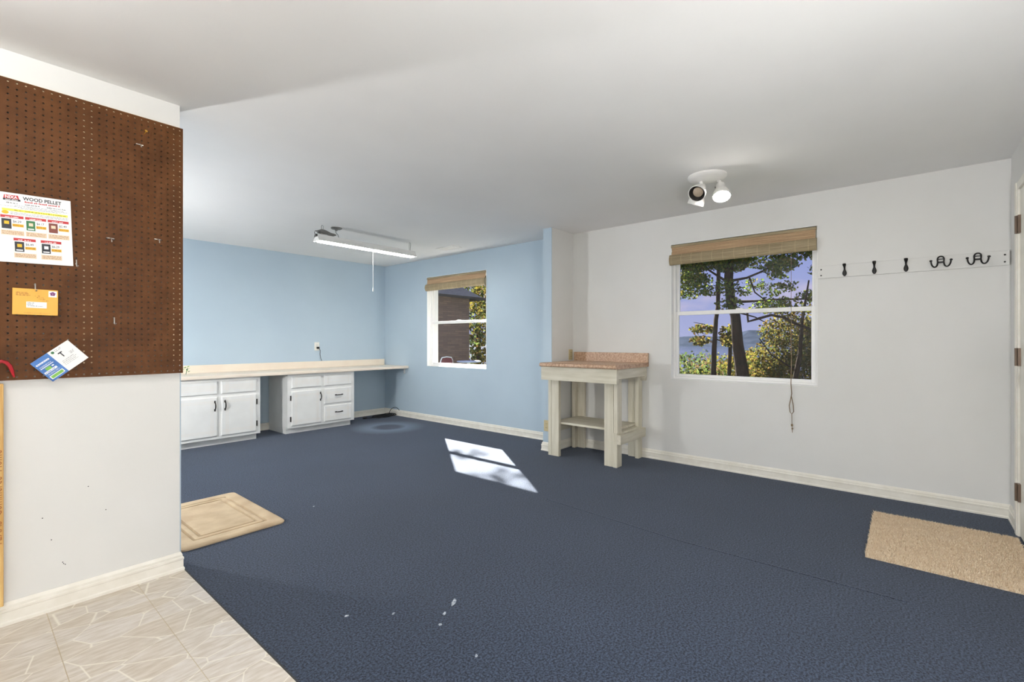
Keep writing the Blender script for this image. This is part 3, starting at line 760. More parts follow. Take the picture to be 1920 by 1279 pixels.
cards = [(0.035, 0.335, 0.325, '$6.29', '$297.50', 'ink'), (0.355, 0.640, 0.325, '$6.17', '$275.50', 'ink_darkgreen'), (0.660, 0.960, 0.325, '$5.49', '$267.50', 'ink_maroon'),
         (0.190, 0.485, 0.645, '$6.49', '$297.50', 'ink'), (0.550, 0.840, 0.645, '$6.29', '$249.50', 'ink')]
for k, (u0, u1, v0, p1, p2, bc) in enumerate(cards):
    w = u1-u0
    m = MB(); fbox(m, u0, u1, v0, v0+0.038); link('card_header', m, 'ink_red', fl, inv=False)
    m = MB(); scribble(m, fp(u0+w*.2, 0)[0], fp(u0+w*.8, 0)[0], fp(0, v0+0.031)[1], 0.0042, seed=40+k); link('card_title', m, 'paper', fl, inv=False)
    m = MB(); fbox(m, u0+0.012, u0+w*0.46, v0+0.052, v0+0.195); bag = link('bag_picture', m, bc, fl, inv=False)
    m = MB(); fbox(m, u0+0.045, u0+w*0.36, v0+0.085, v0+0.130, -0.0007); link('bag_label', m, ('ink_orange', 'ink_tan', 'ink_tan', 'ink_orange', 'paper')[k], bag, inv=False)
    if k in (1, 3, 4):
        m = MB(); fbox(m, u0+0.03, u0+w*0.40, v0+0.165, v0+0.182, -0.0007); link('bag_stripe', m, 'paper', bag, inv=False)
    put_text('price', p1, fp(u0+w*0.53, 0)[0], fp(0, v0+0.098)[1], W_*w*0.36, 0.0085, 'ink', fl, -0.0007, 0.0001)
    m = MB(); fbox(m, u0+w*0.50, u1-0.004, v0+0.118, v0+0.158); link('price_tag', m, 'ink_orange', fl, inv=False)
    put_text('ton_price', p2, fp(u0+w*0.53, 0)[0], fp(0, v0+0.150)[1], W_*w*0.42, 0.0065, 'ink_brown', fl, -0.0008, 0.0001)
    m = MB(); fbox(m, u0, u1, v0+0.215, v0+0.282, -0.0003); link('card_footer', m, 'ink_tan', fl, inv=False)
    m = MB()
    for q in range(3): scribble(m, fp(u0+0.015, 0)[0], fp(u1-0.01, 0)[0], fp(0, v0+0.237+0.017*q)[1], 0.0026, seed=60+k*5+q)
    link('card_text', m, 'ink_brown', fl, inv=False)
    m = MB(); e = 0.003
    fbox(m, u0, u0+e, v0, v0+0.285); fbox(m, u1-e, u1, v0, v0+0.285); fbox(m, u0, u1, v0+0.283, v0+0.286); link('card_border', m, 'ink_tan', fl, inv=False)

# yellow envelope, origin top left
ev = thing('yellow_envelope', (0.146, PF-0.012, 1.364), 'yellow stamped envelope hanging on a pegboard hook', 'envelope', rot=(0, math.radians(0.4), 0))
link('envelope_body', B(0, 0.133, -0.001, 0.005, -0.107, 0), 'manila', ev, bevel=0.001, inv=False)
link('address_label', B(0.039, 0.099, -0.0016, -0.001, -0.078, -0.053), 'paper', ev, inv=False)
m = MB()
for q, (a, b) in enumerate(((0.041, 0.064), (0.041, 0.062), (0.041, 0.088))): scribble(m, a, b, -0.0595-0.006*q, 0.0032, -0.0018, seed=80+q)
link('address_text', m, 'ink_grey', ev, inv=False)
st = link('stamp', B(0.104, 0.129, -0.0016, -0.001, -0.030, -0.005), 'paper', ev, inv=False)
m = MB()
for q in range(5):
    a = q*2*PI/5+0.3; cx, cz = 0.1165+0.005*math.cos(a), -0.0165+0.005*math.sin(a)
    m.add([(cx+0.0045*math.cos(b), -0.0019, cz+0.0035*math.sin(b)) for b in [2*PI*k/8 for k in range(8)]], [tuple(range(8))])
link('stamp_flower', m, 'ink_purple', st, inv=False)
m = MB()
for q in range(3): scribble(m, 0.010, 0.045+0.003*q, -0.018-0.0055*q, 0.0036, -0.0013, seed=90+q)
for q in range(4): scribble(m, 0.064+0.006*q, 0.082+0.008*q, -0.030-0.006*q, 0.003, -0.0013, seed=99+q, fill=.3)
scribble(m, 0.032, 0.11, -0.100, 0.0016, -0.0013, seed=105)
link('return_address', m, 'ink_brown', ev, inv=False)

# postcard tilted up to the right, origin at its left corner
pc = thing('advert_postcard', (0.195, PF-0.014, 1.055), 'blue and white advertising postcard hung aslant on the pegboard', 'postcard', rot=(0, -math.radians(41.2), 0))
PW, PH = 0.150, 0.103
link('card', B(0, PW, 0, 0.0008, -PH, 0), 'paper', pc, inv=False)
m = MB(); flat(m, 0, 0.066, -PH, 0, -0.0003); link('blue_panel', m, 'ink_blue', pc, inv=False)
m = MB()
for z0, z1, a, b in ((-0.024, -0.018, 0.006, 0.056), (-0.042, -0.0395, 0.006, 0.056), (-0.0665, -0.058, 0.004, 0.052), (-0.0525, -0.0475, 0.042, 0.050)): flat(m, a, b, z0, z1, -0.0005)
flat(m, 0.006, 0.058, -0.0955, -0.080, -0.0004)
link('white_bars', m, 'paper', pc, inv=False)
m = MB()
for q, z in enumerate((-0.034, -0.0365, -0.072, -0.0755)): scribble(m, 0.008, 0.054, z, 0.0018, -0.0005, seed=120+q)
link('blue_panel_text', m, 'paper', pc, inv=False)
m = MB(); flat(m, 0.018, 0.038, -0.0575, -0.045, -0.0005); flat(m, 0.009, 0.055, -0.0935, -0.0825, -0.0006); link('green_patch', m, 'ink_green', pc, inv=False)
m = MB(); scribble(m, 0.008, 0.050, -0.0645, 0.004, -0.0007, seed=130); scribble(m, 0.010, 0.054, -0.0225, 0.003, -0.0007, seed=131); link('bar_text', m, 'ink_blue', pc, inv=False)
m = MB(); m.add([(0.079+0.0055*math.cos(a), -0.0004, -0.011+0.0055*math.sin(a)) for a in [2*PI*k/16 for k in range(16)]], [tuple(range(16))]); link('round_logo', m, 'ink_darkgreen', pc, inv=False)
m = MB(); scribble(m, 0.088, 0.116, -0.009, 0.003, -0.0004, seed=140); scribble(m, 0.088, 0.112, -0.014, 0.003, -0.0004, seed=141)
for q in range(3): scribble(m, 0.120, 0.138, -0.042-0.004*q, 0.0024, -0.0004, seed=143+q)
for q in range(4): scribble(m, 0.076, 0.125+0.006*(q % 2), -0.060-0.006*q, 0.0024, -0.0004, seed=150+q)
link('small_print', m, 'ink_grey', pc, inv=False)
m = MB(); flat(m, 0.088, 0.104, -0.0275, -0.023, -0.0005); flat(m, 0.0945, 0.0985, -0.046, -0.0275, -0.0005); link('hammer_picture', m, 'ink', pc, inv=False)

# wire pegs on the board
def peg(x, z, label, cross):
    t = thing('peg_hook', (x, PF, z), label, 'hook', 'wire pegs on the pegboard')
    m = MB()
    if cross:
        m.tube([(x-0.014, PF-0.004, z+0.002), (x+0.014, PF-0.004, z+0.001)], 0.0021, 6)
        link('cross_wire', m, 'steel', t)
    m = MB(); m.tube([(x, PF+0.004, z+0.003), (x, PF-0.010, z+0.002), (x, PF-0.028, z-0.006), (x, PF-0.034, z-0.012), (x, PF-0.036, z-0.020)] if cross else
                     [(x, PF+0.004, z+0.016), (x, PF-0.006, z+0.014), (x, PF-0.008, z), (x, PF-0.010, z-0.014), (x+0.002, PF-0.020, z-0.017), (x+0.003, PF-0.030, z-0.012)], 0.0022, 6)
    link('prong', m, 'steel', t, smooth=True)
peg(0.557, 2.073, 'wire peg hook near the top right of the pegboard below the brass nail', True)
peg(0.451, 1.614, 'wire peg hook mid board right of the flyer', True)
peg(0.627, 1.638, 'wire peg hook near the right edge of the pegboard', True)
peg(0.337, 1.487, 'wire peg hook just beside the flyer corner', False)
peg(0.464, 1.241, 'wire peg hook low on the board above the postcard', False)
peg(0.211, 1.372, 'wire peg hook holding the yellow envelope', False)
t = thing('brass_nail', (0.581, PF, 2.146), 'brass nail near the top of the pegboard', 'nail')
link('shank', MB().lathe((0.574, PF+0.004, 2.128), (0.28, -1.3, 0.75), [(0, 0.001), (0.022, 0.0015)], 8), 'brass', t)
link('head', MB().lathe((0.574+0.28*0.014, PF+0.004-1.3*0.014, 2.128+0.75*0.014), (0.28, -1.3, 0.75), [(0, 0.0025), (0.006, 0.006), (0.007, 0.006)], 10), 'brass', t)

# red pry bar, hooked end up
m = MB(); pts = [(0.150, PF-0.020, 1.004), (0.1455, PF-0.022, 1.025), (0.139, PF-0.024, 1.048), (0.129, PF-0.026, 1.063), (0.116, PF-0.028, 1.069), (0.103, PF-0.028, 1.062), (0.095, PF-0.028, 1.045), (0.092, PF-0.028, 1.01), (0.091, PF-0.026, 0.96), (0.090, PF-0.026, 0.80), (0.089, PF-0.026, 0.62)]
rs = [0.003, 0.0055]+[0.0068]*(len(pts)-2)
pb = thing('pry_bar', (0.09, PF-0.026, 0.62), 'red hooked pry bar hanging at the lower left of the pegboard', 'pry bar')
link('bar', m.tube(pts, rs, 8), 'red_paint', pb, smooth=True)

# ------------------------------------------------------------------ ceiling fixtures
t = thing('spotlight_cluster', (3.462, 1.094, H), 'white ceiling spotlight cluster with one lit bulb', 'ceiling light')
cx, cy = 3.462, 1.094
link('canopy', MB().lathe((cx, cy, H), (0, 0, -1), [(0, 0.130), (0.012, 0.131), (0.020, 0.124), (0.026, 0.105), (0.040, 0.045), (0.045, 0.02)], 40), 'lamp_white', t, smooth=True)
def head(tip, axis, mount, lit):
    a = Vector(axis).normalized(); tip = Vector(tip); back = tip-a*0.115
    stem = link('swivel_arm', MB().tube([mount, (Vector(mount)+back)/2+Vector((0, 0, 0.012)), back], 0.012, 10), 'lamp_white', t, smooth=True)
    s = MB().lathe(back, a, [(0, 0.012), (0.004, 0.030), (0.045, 0.034), (0.060, 0.046), (0.085, 0.056), (0.115, 0.059), (0.115, 0.055), (0.085, 0.052), (0.060, 0.042), (0.045, 0.028)], 28)
    sh = link('lamp_head', s, 'lamp_white', t, smooth=True)
    if lit:
        link('lit_bulb', MB().lathe(back+a*0.05, a, [(0, 0.02), (0.03, 0.040), (0.055, 0.050), (0.068, 0.049), (0.080, 0.038), (0.086, 0.015)], 24), 'spot_glow', sh, smooth=True)
    else:
        link('inner_baffle', MB().lathe(back+a*0.046, a, [(0, 0.027), (0.015, 0.0412), (0.040, 0.0512), (0.066, 0.0542)], 28, True, False), 'dark_inside', sh, smooth=True)
        link('bulb', MB().lathe(back+a*0.05, a, [(0, 0.012), (0.014, 0.026), (0.030, 0.036), (0.040, 0.034), (0.046, 0.020), (0.048, 0.004)], 20), 'dead_bulb', sh, smooth=True)
    k = back+a*0.02; link('knob', MB().lathe(k+Vector((0, 0.03, 0)), (-0.3, 1, 0), [(0, 0.006), (0.012, 0.006)], 8), 'grey_metal', sh)
head((3.350, 1.130, 2.182), (-0.80, 0.05, -0.60), (3.43, 1.13, 2.292), False)
head((3.470, 0.998, 2.165), (-0.42, -0.18, -0.89), (3.50, 1.03, 2.292), True)
head((3.510, 1.194, 2.150), (0.10, 0.38, -0.92), (3.49, 1.12, 2.292), False)

# fluorescent shop light
FX0, FX1, FYc = 2.335, 3.555, 4.55
t = thing('fluorescent_light', ((FX0+FX1)/2, FYc, H), 'long fluorescent shop light hanging from the ceiling with a pull string', 'ceiling light')
def hood(x): return [(x, FYc-0.062, 2.158), (x, FYc-0.036, 2.205), (x, FYc-0.030, 2.226), (x, FYc+0.030, 2.226), (x, FYc+0.036, 2.205), (x, FYc+0.062, 2.158), (x, FYc+0.060, 2.157), (x, FYc+0.033, 2.200), (x, FYc-0.033, 2.200), (x, FYc-0.060, 2.157)]
link('hood', MB().loft([hood(FX0), hood(FX1)]), 'lamp_white', t)
for yy in (-0.024, 0.024):
    link('tube', MB().lathe((FX0+0.02, FYc+yy, 2.166), (1, 0, 0), [(0, 0.010), (0.004, 0.016), (1.176, 0.016), (1.18, 0.010)], 14), 'tube_glow', t, smooth=True)
    for x in (FX0+0.012, FX1-0.022): link('lamp_holder', B(x-0.006, x+0.012, FYc+yy-0.012, FYc+yy+0.012, 2.150, 2.201), 'lamp_white', t)
for x in (FX0, FX1):
    m = MB().add([(x, FYc-0.062, 2.158), (x, FYc-0.036, 2.205), (x, FYc-0.03, 2.226), (x, FYc+0.03, 2.226), (x, FYc+0.036, 2.205), (x, FYc+0.062, 2.158)], [(0, 1, 2, 3, 4, 5)])
    m.add([(x+0.002, y, z) for _, y, z in m.v[:6]], [(5, 4, 3, 2, 1, 0)])
    link('end_cap', m, 'lamp_white', t)
for x, yo in ((2.402, 0), (3.500, 0)):
    m = MB()
    m.tube([(x-0.010, FYc, 2.228), (x-0.010, FYc, 2.295), (x-0.010, FYc, 2.315), (x-0.004, FYc, 2.326), (x+0.004, FYc, 2.326), (x+0.010, FYc, 2.315), (x+0.010, FYc, 2.295), (x+0.004, FYc, 2.228)], 0.0026, 6)
    link('hanger', m, 'grey_metal', t, smooth=True)
link('ceiling_plate', MB().lathe((2.560, FYc+0.01, H), (0, 0, -1), [(0, 0.055), (0.008, 0.055), (0.014, 0.046), (0.018, 0.016), (0.030, 0.012)], 24), 'grey_metal', t, smooth=True)
m = MB(); m.tube([(2.555, FYc+0.01, 2.302), (2.552, FYc+0.005, 2.28), (2.575, FYc, 2.255), (2.580, FYc, 2.228)], 0.004, 6)
for k in range(5):
    pts = []
    for i in range(21):
        a = 2*PI*i/20; pts.append((2.425+0.012*k+0.085*math.cos(a), FYc+0.016*math.sin(a)+0.003*k, 2.243+0.006*k+0.008*math.sin(2*a)-0.05*(math.cos(a)*0.25)))
    m.tube(pts, 0.004, 6)
m.tube([(2.35, FYc-0.01, 2.26), (2.322, FYc-0.01, 2.255), (2.315, FYc-0.01, 2.235), (2.325, FYc-0.01, 2.212), (2.338, FYc-0.01, 2.200)], 0.0045, 6)
link('supply_cord', m, 'grey_cord', t, smooth=True)
m = MB(); m.tube([(2.964, FYc-0.045, 2.175), (2.964, FYc-0.045, 1.74)], 0.0022, 6); m.lathe((2.964, FYc-0.045, 1.695), (0, 0, 1), [(0, 0.003), (0.004, 0.007), (0.035, 0.005), (0.048, 0.002)], 10)
link('pull_string', m, 'lamp_white', t, smooth=True)

# ceiling register
t = thing('ceiling_vent', (4.02, 4.44, H), 'white ceiling air register above the far window', 'vent')
m = MB(); vx0, vx1, vy0, vy1 = 3.940, 4.105, 4.285, 4.600
for q in ((vx0, vx1, vy0, vy0+0.022), (vx0, vx1, vy1-0.022, vy1), (vx0, vx0+0.022, vy0+0.022, vy1-0.022), (vx1-0.022, vx1, vy0+0.022, vy1-0.022)): m.box(*q, H-0.009, H)
link('frame', m, 'lamp_white', t, bevel=0.002)
link('duct_face', B(vx0+0.022, vx1-0.022, vy0+0.022, vy1-0.022, H-0.0015, H), 'dark_inside', t)
for k in range(9):
    y = vy0+0.038+k*0.030
    link('louvre', MB().add([(vx0+0.022, y, H-0.002), (vx1-0.022, y, H-0.002), (vx1-0.022, y+0.020, H-0.010), (vx0+0.022, y+0.020, H-0.010), (vx0+0.022, y+0.0015, H-0.001), (vx1-0.022, y+0.0015, H-0.001), (vx1-0.022, y+0.0215, H-0.009), (vx0+0.022, y+0.0215, H-0.009)], [(0, 1, 2, 3), (7, 6, 5, 4), (0, 4, 5, 1), (2, 6, 7, 3), (0, 3, 7, 4), (1, 5, 6, 2)]), 'lamp_white', t)

# ------------------------------------------------------------------ mats
def rrect(x0, x1, y0, y1, r, z, n=6):
    pts = []
    for cx, cy, a0 in ((x1-r, y1-r, 0), (x0+r, y1-r, PI/2), (x0+r, y0+r, PI), (x1-r, y0+r, 3*PI/2)):
        for k in range(n+1):
            a = a0+PI/2*k/n; pts.append((cx+r*math.cos(a), cy+r*math.sin(a), z))
    return pts
mx0, mx1, my0, my1 = 0.785, 1.345, 3.005, 3.865
rings = []
for ins, z in ((0.0, 0.001), (-0.002, 0.010), (0.004, 0.018), (0.014, 0.021), (0.070, 0.021), (0.078, 0.018), (0.083, 0.004), (0.090, 0.004), (0.093, 0.018), (0.100, 0.021), (0.112, 0.021), (0.119, 0.018), (0.124, 0.004), (0.131, 0.004), (0.134, 0.018), (0.142, 0.020)):
    rings.append(rrect(mx0+ins, mx1-ins, my0+ins, my1-ins, max(0.012, 0.035-ins*0.4), z))
bm_ = link('bath_mat', MB().loft(rings), 'mat_foam', smooth=True)
tag(bm_, 'beige cushioned mat with a double grooved border beside the partition', 'mat')

rg = thing('shag_rug', (3.53, -0.15, 0), 'tan shaggy rug lying in front of the door', 'rug')
rx0, rx1, ry0, ry1 = 3.105, 3.945, -0.486, 0.170
link('backing', MB().loft([rrect(rx0+0.006, rx1-0.006, ry0+0.006, ry1-0.006, 0.02, 0.001), rrect(rx0+0.006, rx1-0.006, ry0+0.006, ry1-0.006, 0.02, 0.009)]), 'shag', rg)
m = MB(); R = random.Random(3)
vs = []; fs = []
for k in range(64000):
    x = R.uniform(rx0, rx1); y = R.uniform(ry0, ry1); a = R.uniform(0, 2*PI); w = 0.0016
    hgt = R.uniform(0.014, 0.023); lx, ly = R.uniform(-0.009, 0.009), R.uniform(-0.009, 0.009)
    c, s = math.cos(a)*w, math.sin(a)*w; b = len(vs)
    vs += [(x-c, y-s, 0.003), (x+c, y+s, 0.003), (x+lx*.5+c, y+ly*.5+s, hgt*.6), (x+lx*.5-c, y+ly*.5-s, hgt*.6), (x+lx*1.3, y+ly*1.3, hgt)]
    fs += [(b, b+1, b+2, b+3), (b+3, b+2, b+4)]
m.v = vs; m.f = fs
link('pile', m, 'shag', rg, kind='stuff')

# white flecks on the carpet
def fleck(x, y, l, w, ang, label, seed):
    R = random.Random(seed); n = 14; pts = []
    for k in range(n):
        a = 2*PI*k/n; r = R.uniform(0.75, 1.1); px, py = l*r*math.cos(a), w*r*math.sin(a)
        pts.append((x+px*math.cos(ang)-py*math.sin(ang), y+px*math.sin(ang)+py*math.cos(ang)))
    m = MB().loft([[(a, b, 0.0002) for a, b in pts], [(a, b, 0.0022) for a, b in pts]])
    tag(link('white_fleck', m, 'fleck'), label, 'fleck', 'white flecks on the carpet')
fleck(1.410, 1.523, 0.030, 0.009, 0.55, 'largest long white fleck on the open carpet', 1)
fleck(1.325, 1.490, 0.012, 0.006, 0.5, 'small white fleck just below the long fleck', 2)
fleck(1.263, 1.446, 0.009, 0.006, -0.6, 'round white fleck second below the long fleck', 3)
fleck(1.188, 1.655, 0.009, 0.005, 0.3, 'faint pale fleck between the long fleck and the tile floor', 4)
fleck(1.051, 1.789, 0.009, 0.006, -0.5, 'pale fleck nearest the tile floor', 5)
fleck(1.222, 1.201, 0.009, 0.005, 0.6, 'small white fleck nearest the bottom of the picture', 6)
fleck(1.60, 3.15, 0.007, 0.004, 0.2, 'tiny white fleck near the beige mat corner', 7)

# ------------------------------------------------------------------ lamps out of view: the pegboard bulb, and added fill lamps
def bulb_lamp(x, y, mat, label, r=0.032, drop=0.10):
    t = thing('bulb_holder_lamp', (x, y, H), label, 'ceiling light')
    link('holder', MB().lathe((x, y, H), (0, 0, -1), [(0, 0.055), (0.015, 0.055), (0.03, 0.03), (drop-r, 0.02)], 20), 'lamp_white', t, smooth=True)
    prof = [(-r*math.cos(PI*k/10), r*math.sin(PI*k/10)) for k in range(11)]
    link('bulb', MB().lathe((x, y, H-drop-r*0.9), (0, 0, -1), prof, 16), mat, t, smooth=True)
def fill_lamp(x, y, mat, label, top=1.0, r=0.06):  # unseen floor-standing globe, added as fill light
    t = thing('fill_floor_lamp', (x, y, 0), label, 'fill lamp')
    link('base', MB().lathe((x, y, 0.001), (0, 0, 1), [(0, 0.13), (0.02, 0.13), (0.03, 0.02)], 24), 'grey_metal', t, smooth=True)
    link('pole', MB().tube([(x, y, 0.02), (x, y, top-0.10)], 0.012, 10), 'grey_metal', t)
    link('cup', MB().lathe((x, y, top-0.12), (0, 0, 1), [(0, 0.02), (0.03, 0.03), (0.085, 0.045), (0.092, 0.040)], 20), 'lamp_white', t, smooth=True)
    prof = [(-r*math.cos(PI*k/10), r*math.sin(PI*k/10)) for k in range(11)]
    link('bulb', MB().lathe((x, y, top+0.045), (0, 0, 1), prof, 16), mat, t, smooth=True)
bulb_lamp(-0.27, 1.90, 'bulb_partition', 'bare bulb ceiling lamp in front of the pegboard, left of the picture')
fill_lamp(-0.05, 4.75, 'fill_blue', 'added fill lamp behind the pegboard partition')
fill_lamp(-0.55, -0.25, 'fill_entry', 'added fill lamp standing behind the camera')
fill_lamp(1.0, -0.32, 'fill_door', 'added fill lamp standing by the door wall right of the picture')
fill_lamp(-1.6, 1.0, 'fill_kitchen', 'added fill lamp at the left of the tiled area')

# ------------------------------------------------------------------ outside
m = MB(); gx = [XR+WT, 7, 10, 14, 20, 30, 45, 70, 110, 300]; gz = [-0.35, -0.5, -0.8, -1.3, -2.2, -3.8, -6.5, -10, -12.5, -13]
gy = [-140, -60, -20, -5, 0, 5, 10, 20, 60, 140, 260]
R = random.Random(5)
for x, z in zip(gx, gz):
    for y in gy: m.v.append((x, y, z+(R.uniform(-.15, .15) if x > 11 else 0)))
n = len(gy)
for i in range(len(gx)-1):
    for j in range(n-1): m.f.append((i*n+j, (i+1)*n+j, (i+1)*n+j+1, i*n+j+1))
tag(link('ground', m, 'grass', kind='structure'), 'grassy hillside falling away outside the windows')
tag(link('lake', MB().add([(150, -900, -12.2), (1700, -900, -12.2), (1700, 1800, -12.2), (150, 1800, -12.2)], [(0, 1, 2, 3)]), 'lake', kind='structure'), 'blue lake far below the house')
m = MB(); NP = 60
for k in range(NP):
    y = -900+2700*k/(NP-1); h = 20+9*math.sin(k*0.55)+5*math.sin(k*1.7)
    m.v += [(1250, y, -12.5), (1420, y, h), (1690, y, -12.5)]
for k in range(NP-1): m.f += [(3*k, 3*k+1, 3*k+4, 3*k+3), (3*k+1, 3*k+2, 3*k+5, 3*k+4)]
tag(link('hills', m, 'hill', kind='structure'), 'low blue wooded hills across the lake')

def leaves(m, clusters, n, size, seed):
    R = random.Random(seed)
    tot = sum(c[4] for c in clusters)
    for (cx, cy, cz, (rx, ry, rz), wgt) in clusters:
        for k in range(int(n*wgt/tot)):
            while True:
                a, b, c = R.uniform(-1, 1), R.uniform(-1, 1), R.uniform(-1, 1)
                if a*a+b*b+c*c < 1: break
            p = Vector((cx+a*rx, cy+b*ry, cz+c*rz)); s = size*R.uniform(0.6, 1.25)
            u = Vector((R.gauss(0, 1), R.gauss(0, 1), R.gauss(0, 1))).normalized(); w = u.orthogonal().normalized()
            w.rotate(Matrix.Rotation(R.uniform(0, 6.28), 3, u)); w = w*s*0.36
            b0 = len(m.v)
            m.v += [tuple(p-u*s*.5), tuple(p+w), tuple(p+u*s*.5), tuple(p-w)]; m.f.append((b0, b0+1, b0+2, b0+3))
    return m
def tree(name, base, label, trunks, clusters, n, size, mat, seed, group='trees outside the windows'):
    t = thing(name, base, label, 'tree', group)
    for k, (pts, rs) in enumerate(trunks):
        link('trunk' if k == 0 else 'branch', MB().tube(pts, rs, 9), 'bark', t, smooth=True)
    link('foliage', leaves(MB(), clusters, n, size, seed), mat, t, kind='stuff')
    return t
# the leaning tree in the near window
tr = [([(10, 2.42, -0.9), (10, 2.487, 0.45), (10, 2.576, 1.09), (10, 2.62, 1.65), (10, 2.70, 1.9), (10, 2.745, 2.4), (10.05, 2.72, 3.2), (10.2, 2.6, 4.6), (10.3, 2.6, 6.0)], [0.19, 0.128, 0.105, 0.095, 0.09, 0.085, 0.08, 0.06, 0.03]),
      ([(10, 2.68, 1.93), (9.95, 2.255, 1.92), (9.95, 1.84, 1.93), (9.95, 1.32, 1.91), (9.95, 0.7, 1.98)], [0.035, 0.022, 0.018, 0.014, 0.01]),
      ([(10, 2.72, 2.35), (9.98, 2.40, 2.386), (9.95, 2.115, 2.485), (9.9, 1.6, 2.75), (9.9, 1.0, 2.95)], [0.03, 0.022, 0.018, 0.014, 0.01]),
      ([(9.98, 2.36, 2.40), (9.97, 2.298, 2.22), (9.96, 2.255, 2.09), (9.95, 2.087, 1.94), (9.95, 2.045, 1.82)], [0.016, 0.015, 0.013, 0.010, 0.008]),
      ([(10, 2.72, 2.3), (10, 3.05, 2.55), (10, 3.5, 2.9)], [0.03, 0.02, 0.012]),
      ([(10.05, 2.72, 3.2), (10.1, 3.6, 3.7), (10.1, 4.5, 4.0)], [0.05, 0.03, 0.015]),
      ([(10.05, 2.72, 3.3), (9.9, 1.8, 3.8), (9.8, 0.8, 4.1)], [0.05, 0.03, 0.015]),
      ([(10.0, 2.66, 1.75), (10.2, 2.3, 1.62), (10.2, 2.1, 1.5)], [0.02, 0.012, 0.008])]
cl = [(10.1, 2.7, 4.4, (2.0, 2.2, 1.2), 7), (10.2, 2.7, 5.8, (1.5, 1.6, 1.0), 3), (10, 3.2, 2.9, (.5, .7, .3), 2.2), (10, 2.7, 2.8, (.5, .35, .3), 1.2)]
R = random.Random(42)
for k in range(95):
    y = R.uniform(1.0, 4.0); z = 3.15-1.35*R.random()**1.5
    if y > 2.75: z = max(z, 2.0+0.5*R.random()) if R.random() < 0.8 else z
    r_ = R.uniform(0.09, 0.20)
    cl.append((10+R.uniform(-.5, .5), y, z, (r_*1.6, r_*1.5, r_*0.75), 0.085*(r_/0.15)**1.5*(1.4 if z > 2.5 else 0.9)))
tree('leaning_tree', (10, 2.42, -0.9), 'tree with a thick leaning trunk outside the window beside the coat rail', tr, cl, 34000, 0.062, 'leaf_green', 11)
tr = [([(11.5, 3.55, -1.0), (11.5, 3.492, 0.356), (11.5, 3.474, 0.98), (11.5, 3.437, 1.65), (11.5, 3.392, 1.95), (11.5, 3.383, 2.51), (11.5, 3.36, 3.6), (11.5, 3.3, 5.5)], [0.075, 0.062, 0.056, 0.05, 0.048, 0.046, 0.04, 0.02]),
      ([(11.5, 3.45, 1.35), (11.5, 3.7, 1.55), (11.5, 3.95, 1.6)], [0.015, 0.01, 0.006]), ([(11.5, 3.45, 1.2), (11.5, 3.2, 1.1), (11.5, 3.0, 1.12)], [0.015, 0.01, 0.006])]
cl = [(11.5, 3.75, 1.42, (.2, .3, .12), .6), (11.5, 3.15, 1.3, (.2, .22, .25), .8), (11.5, 3.8, 1.15, (.2, .25, .12), .5), (11.5, 3.4, 3.9, (1.0, 1.0, .9), 4), (11.5, 3.3, 5.0, (.9, .9, .9), 4)]
tree('slender_tree', (11.5, 3.55, -1.0), 'slender dark tree left of the leaning tree', tr, cl, 2600, 0.10, 'leaf_autumn', 12)
tr = [([(14, 3.85, -1.4), (14, 3.827, 0.2), (14, 3.795, 1.06), (14, 3.78, 1.6)], [0.07, 0.055, 0.05, 0.03])]
tree('small_tree', (14, 3.85, -1.4), 'short thin tree between the two dark trunks', tr, [(14, 3.78, 1.15, (.3, .3, .16), 1), (14, 3.5, .45, (.3, .25, .4), 1.5)], 500, 0.10, 'leaf_autumn', 13)
tr = [([(9.8, 1.45, -0.9), (9.75, 1.55, 0.4), (9.6, 1.45, 0.9), (9.5, 1.4, 1.5), (9.5, 1.3, 2.2)], [0.07, 0.05, 0.035, 0.025, 0.012]),
      ([(9.5, 2.279, 1.72), (9.5, 2.265, 1.51), (9.5, 2.075, 1.566), (9.5, 1.878, 1.618), (9.5, 1.686, 1.57), (9.5, 1.5, 1.45), (9.5, 1.27, 1.35), (9.55, 1.0, 1.0)], [0.022, 0.024, 0.024, 0.023, 0.023, 0.024, 0.026, 0.03]),
      ([(9.7, 1.5, 0.6), (9.6, 1.9, 0.9), (9.6, 2.1, 1.2)], [0.02, 0.012, 0.008])]
cl = [(10.6, 1.75, 1.35, (.5, .6, .33), 3), (10.6, 1.95, 0.85, (.5, .6, .35), 3), (10.6, 1.5, 0.6, (.5, .7, .35), 4), (10.6, 2.15, 0.5, (.5, .35, .35), 1.5), (10.2, 1.3, 1.1, (.4, .35, .5), 2), (10.4, 1.6, 1.75, (.4, .7, .12), .8), (10.8, 1.6, 0.0, (.8, 1.1, .5), 3), (10.2, 0.5, 0.9, (.8, .6, 1.0), 4)]
tree('autumn_tree', (9.8, 1.45, -0.9), 'yellow green tree filling the right half of the near window', tr, cl, 15000, 0.058, 'leaf_autumn', 14)
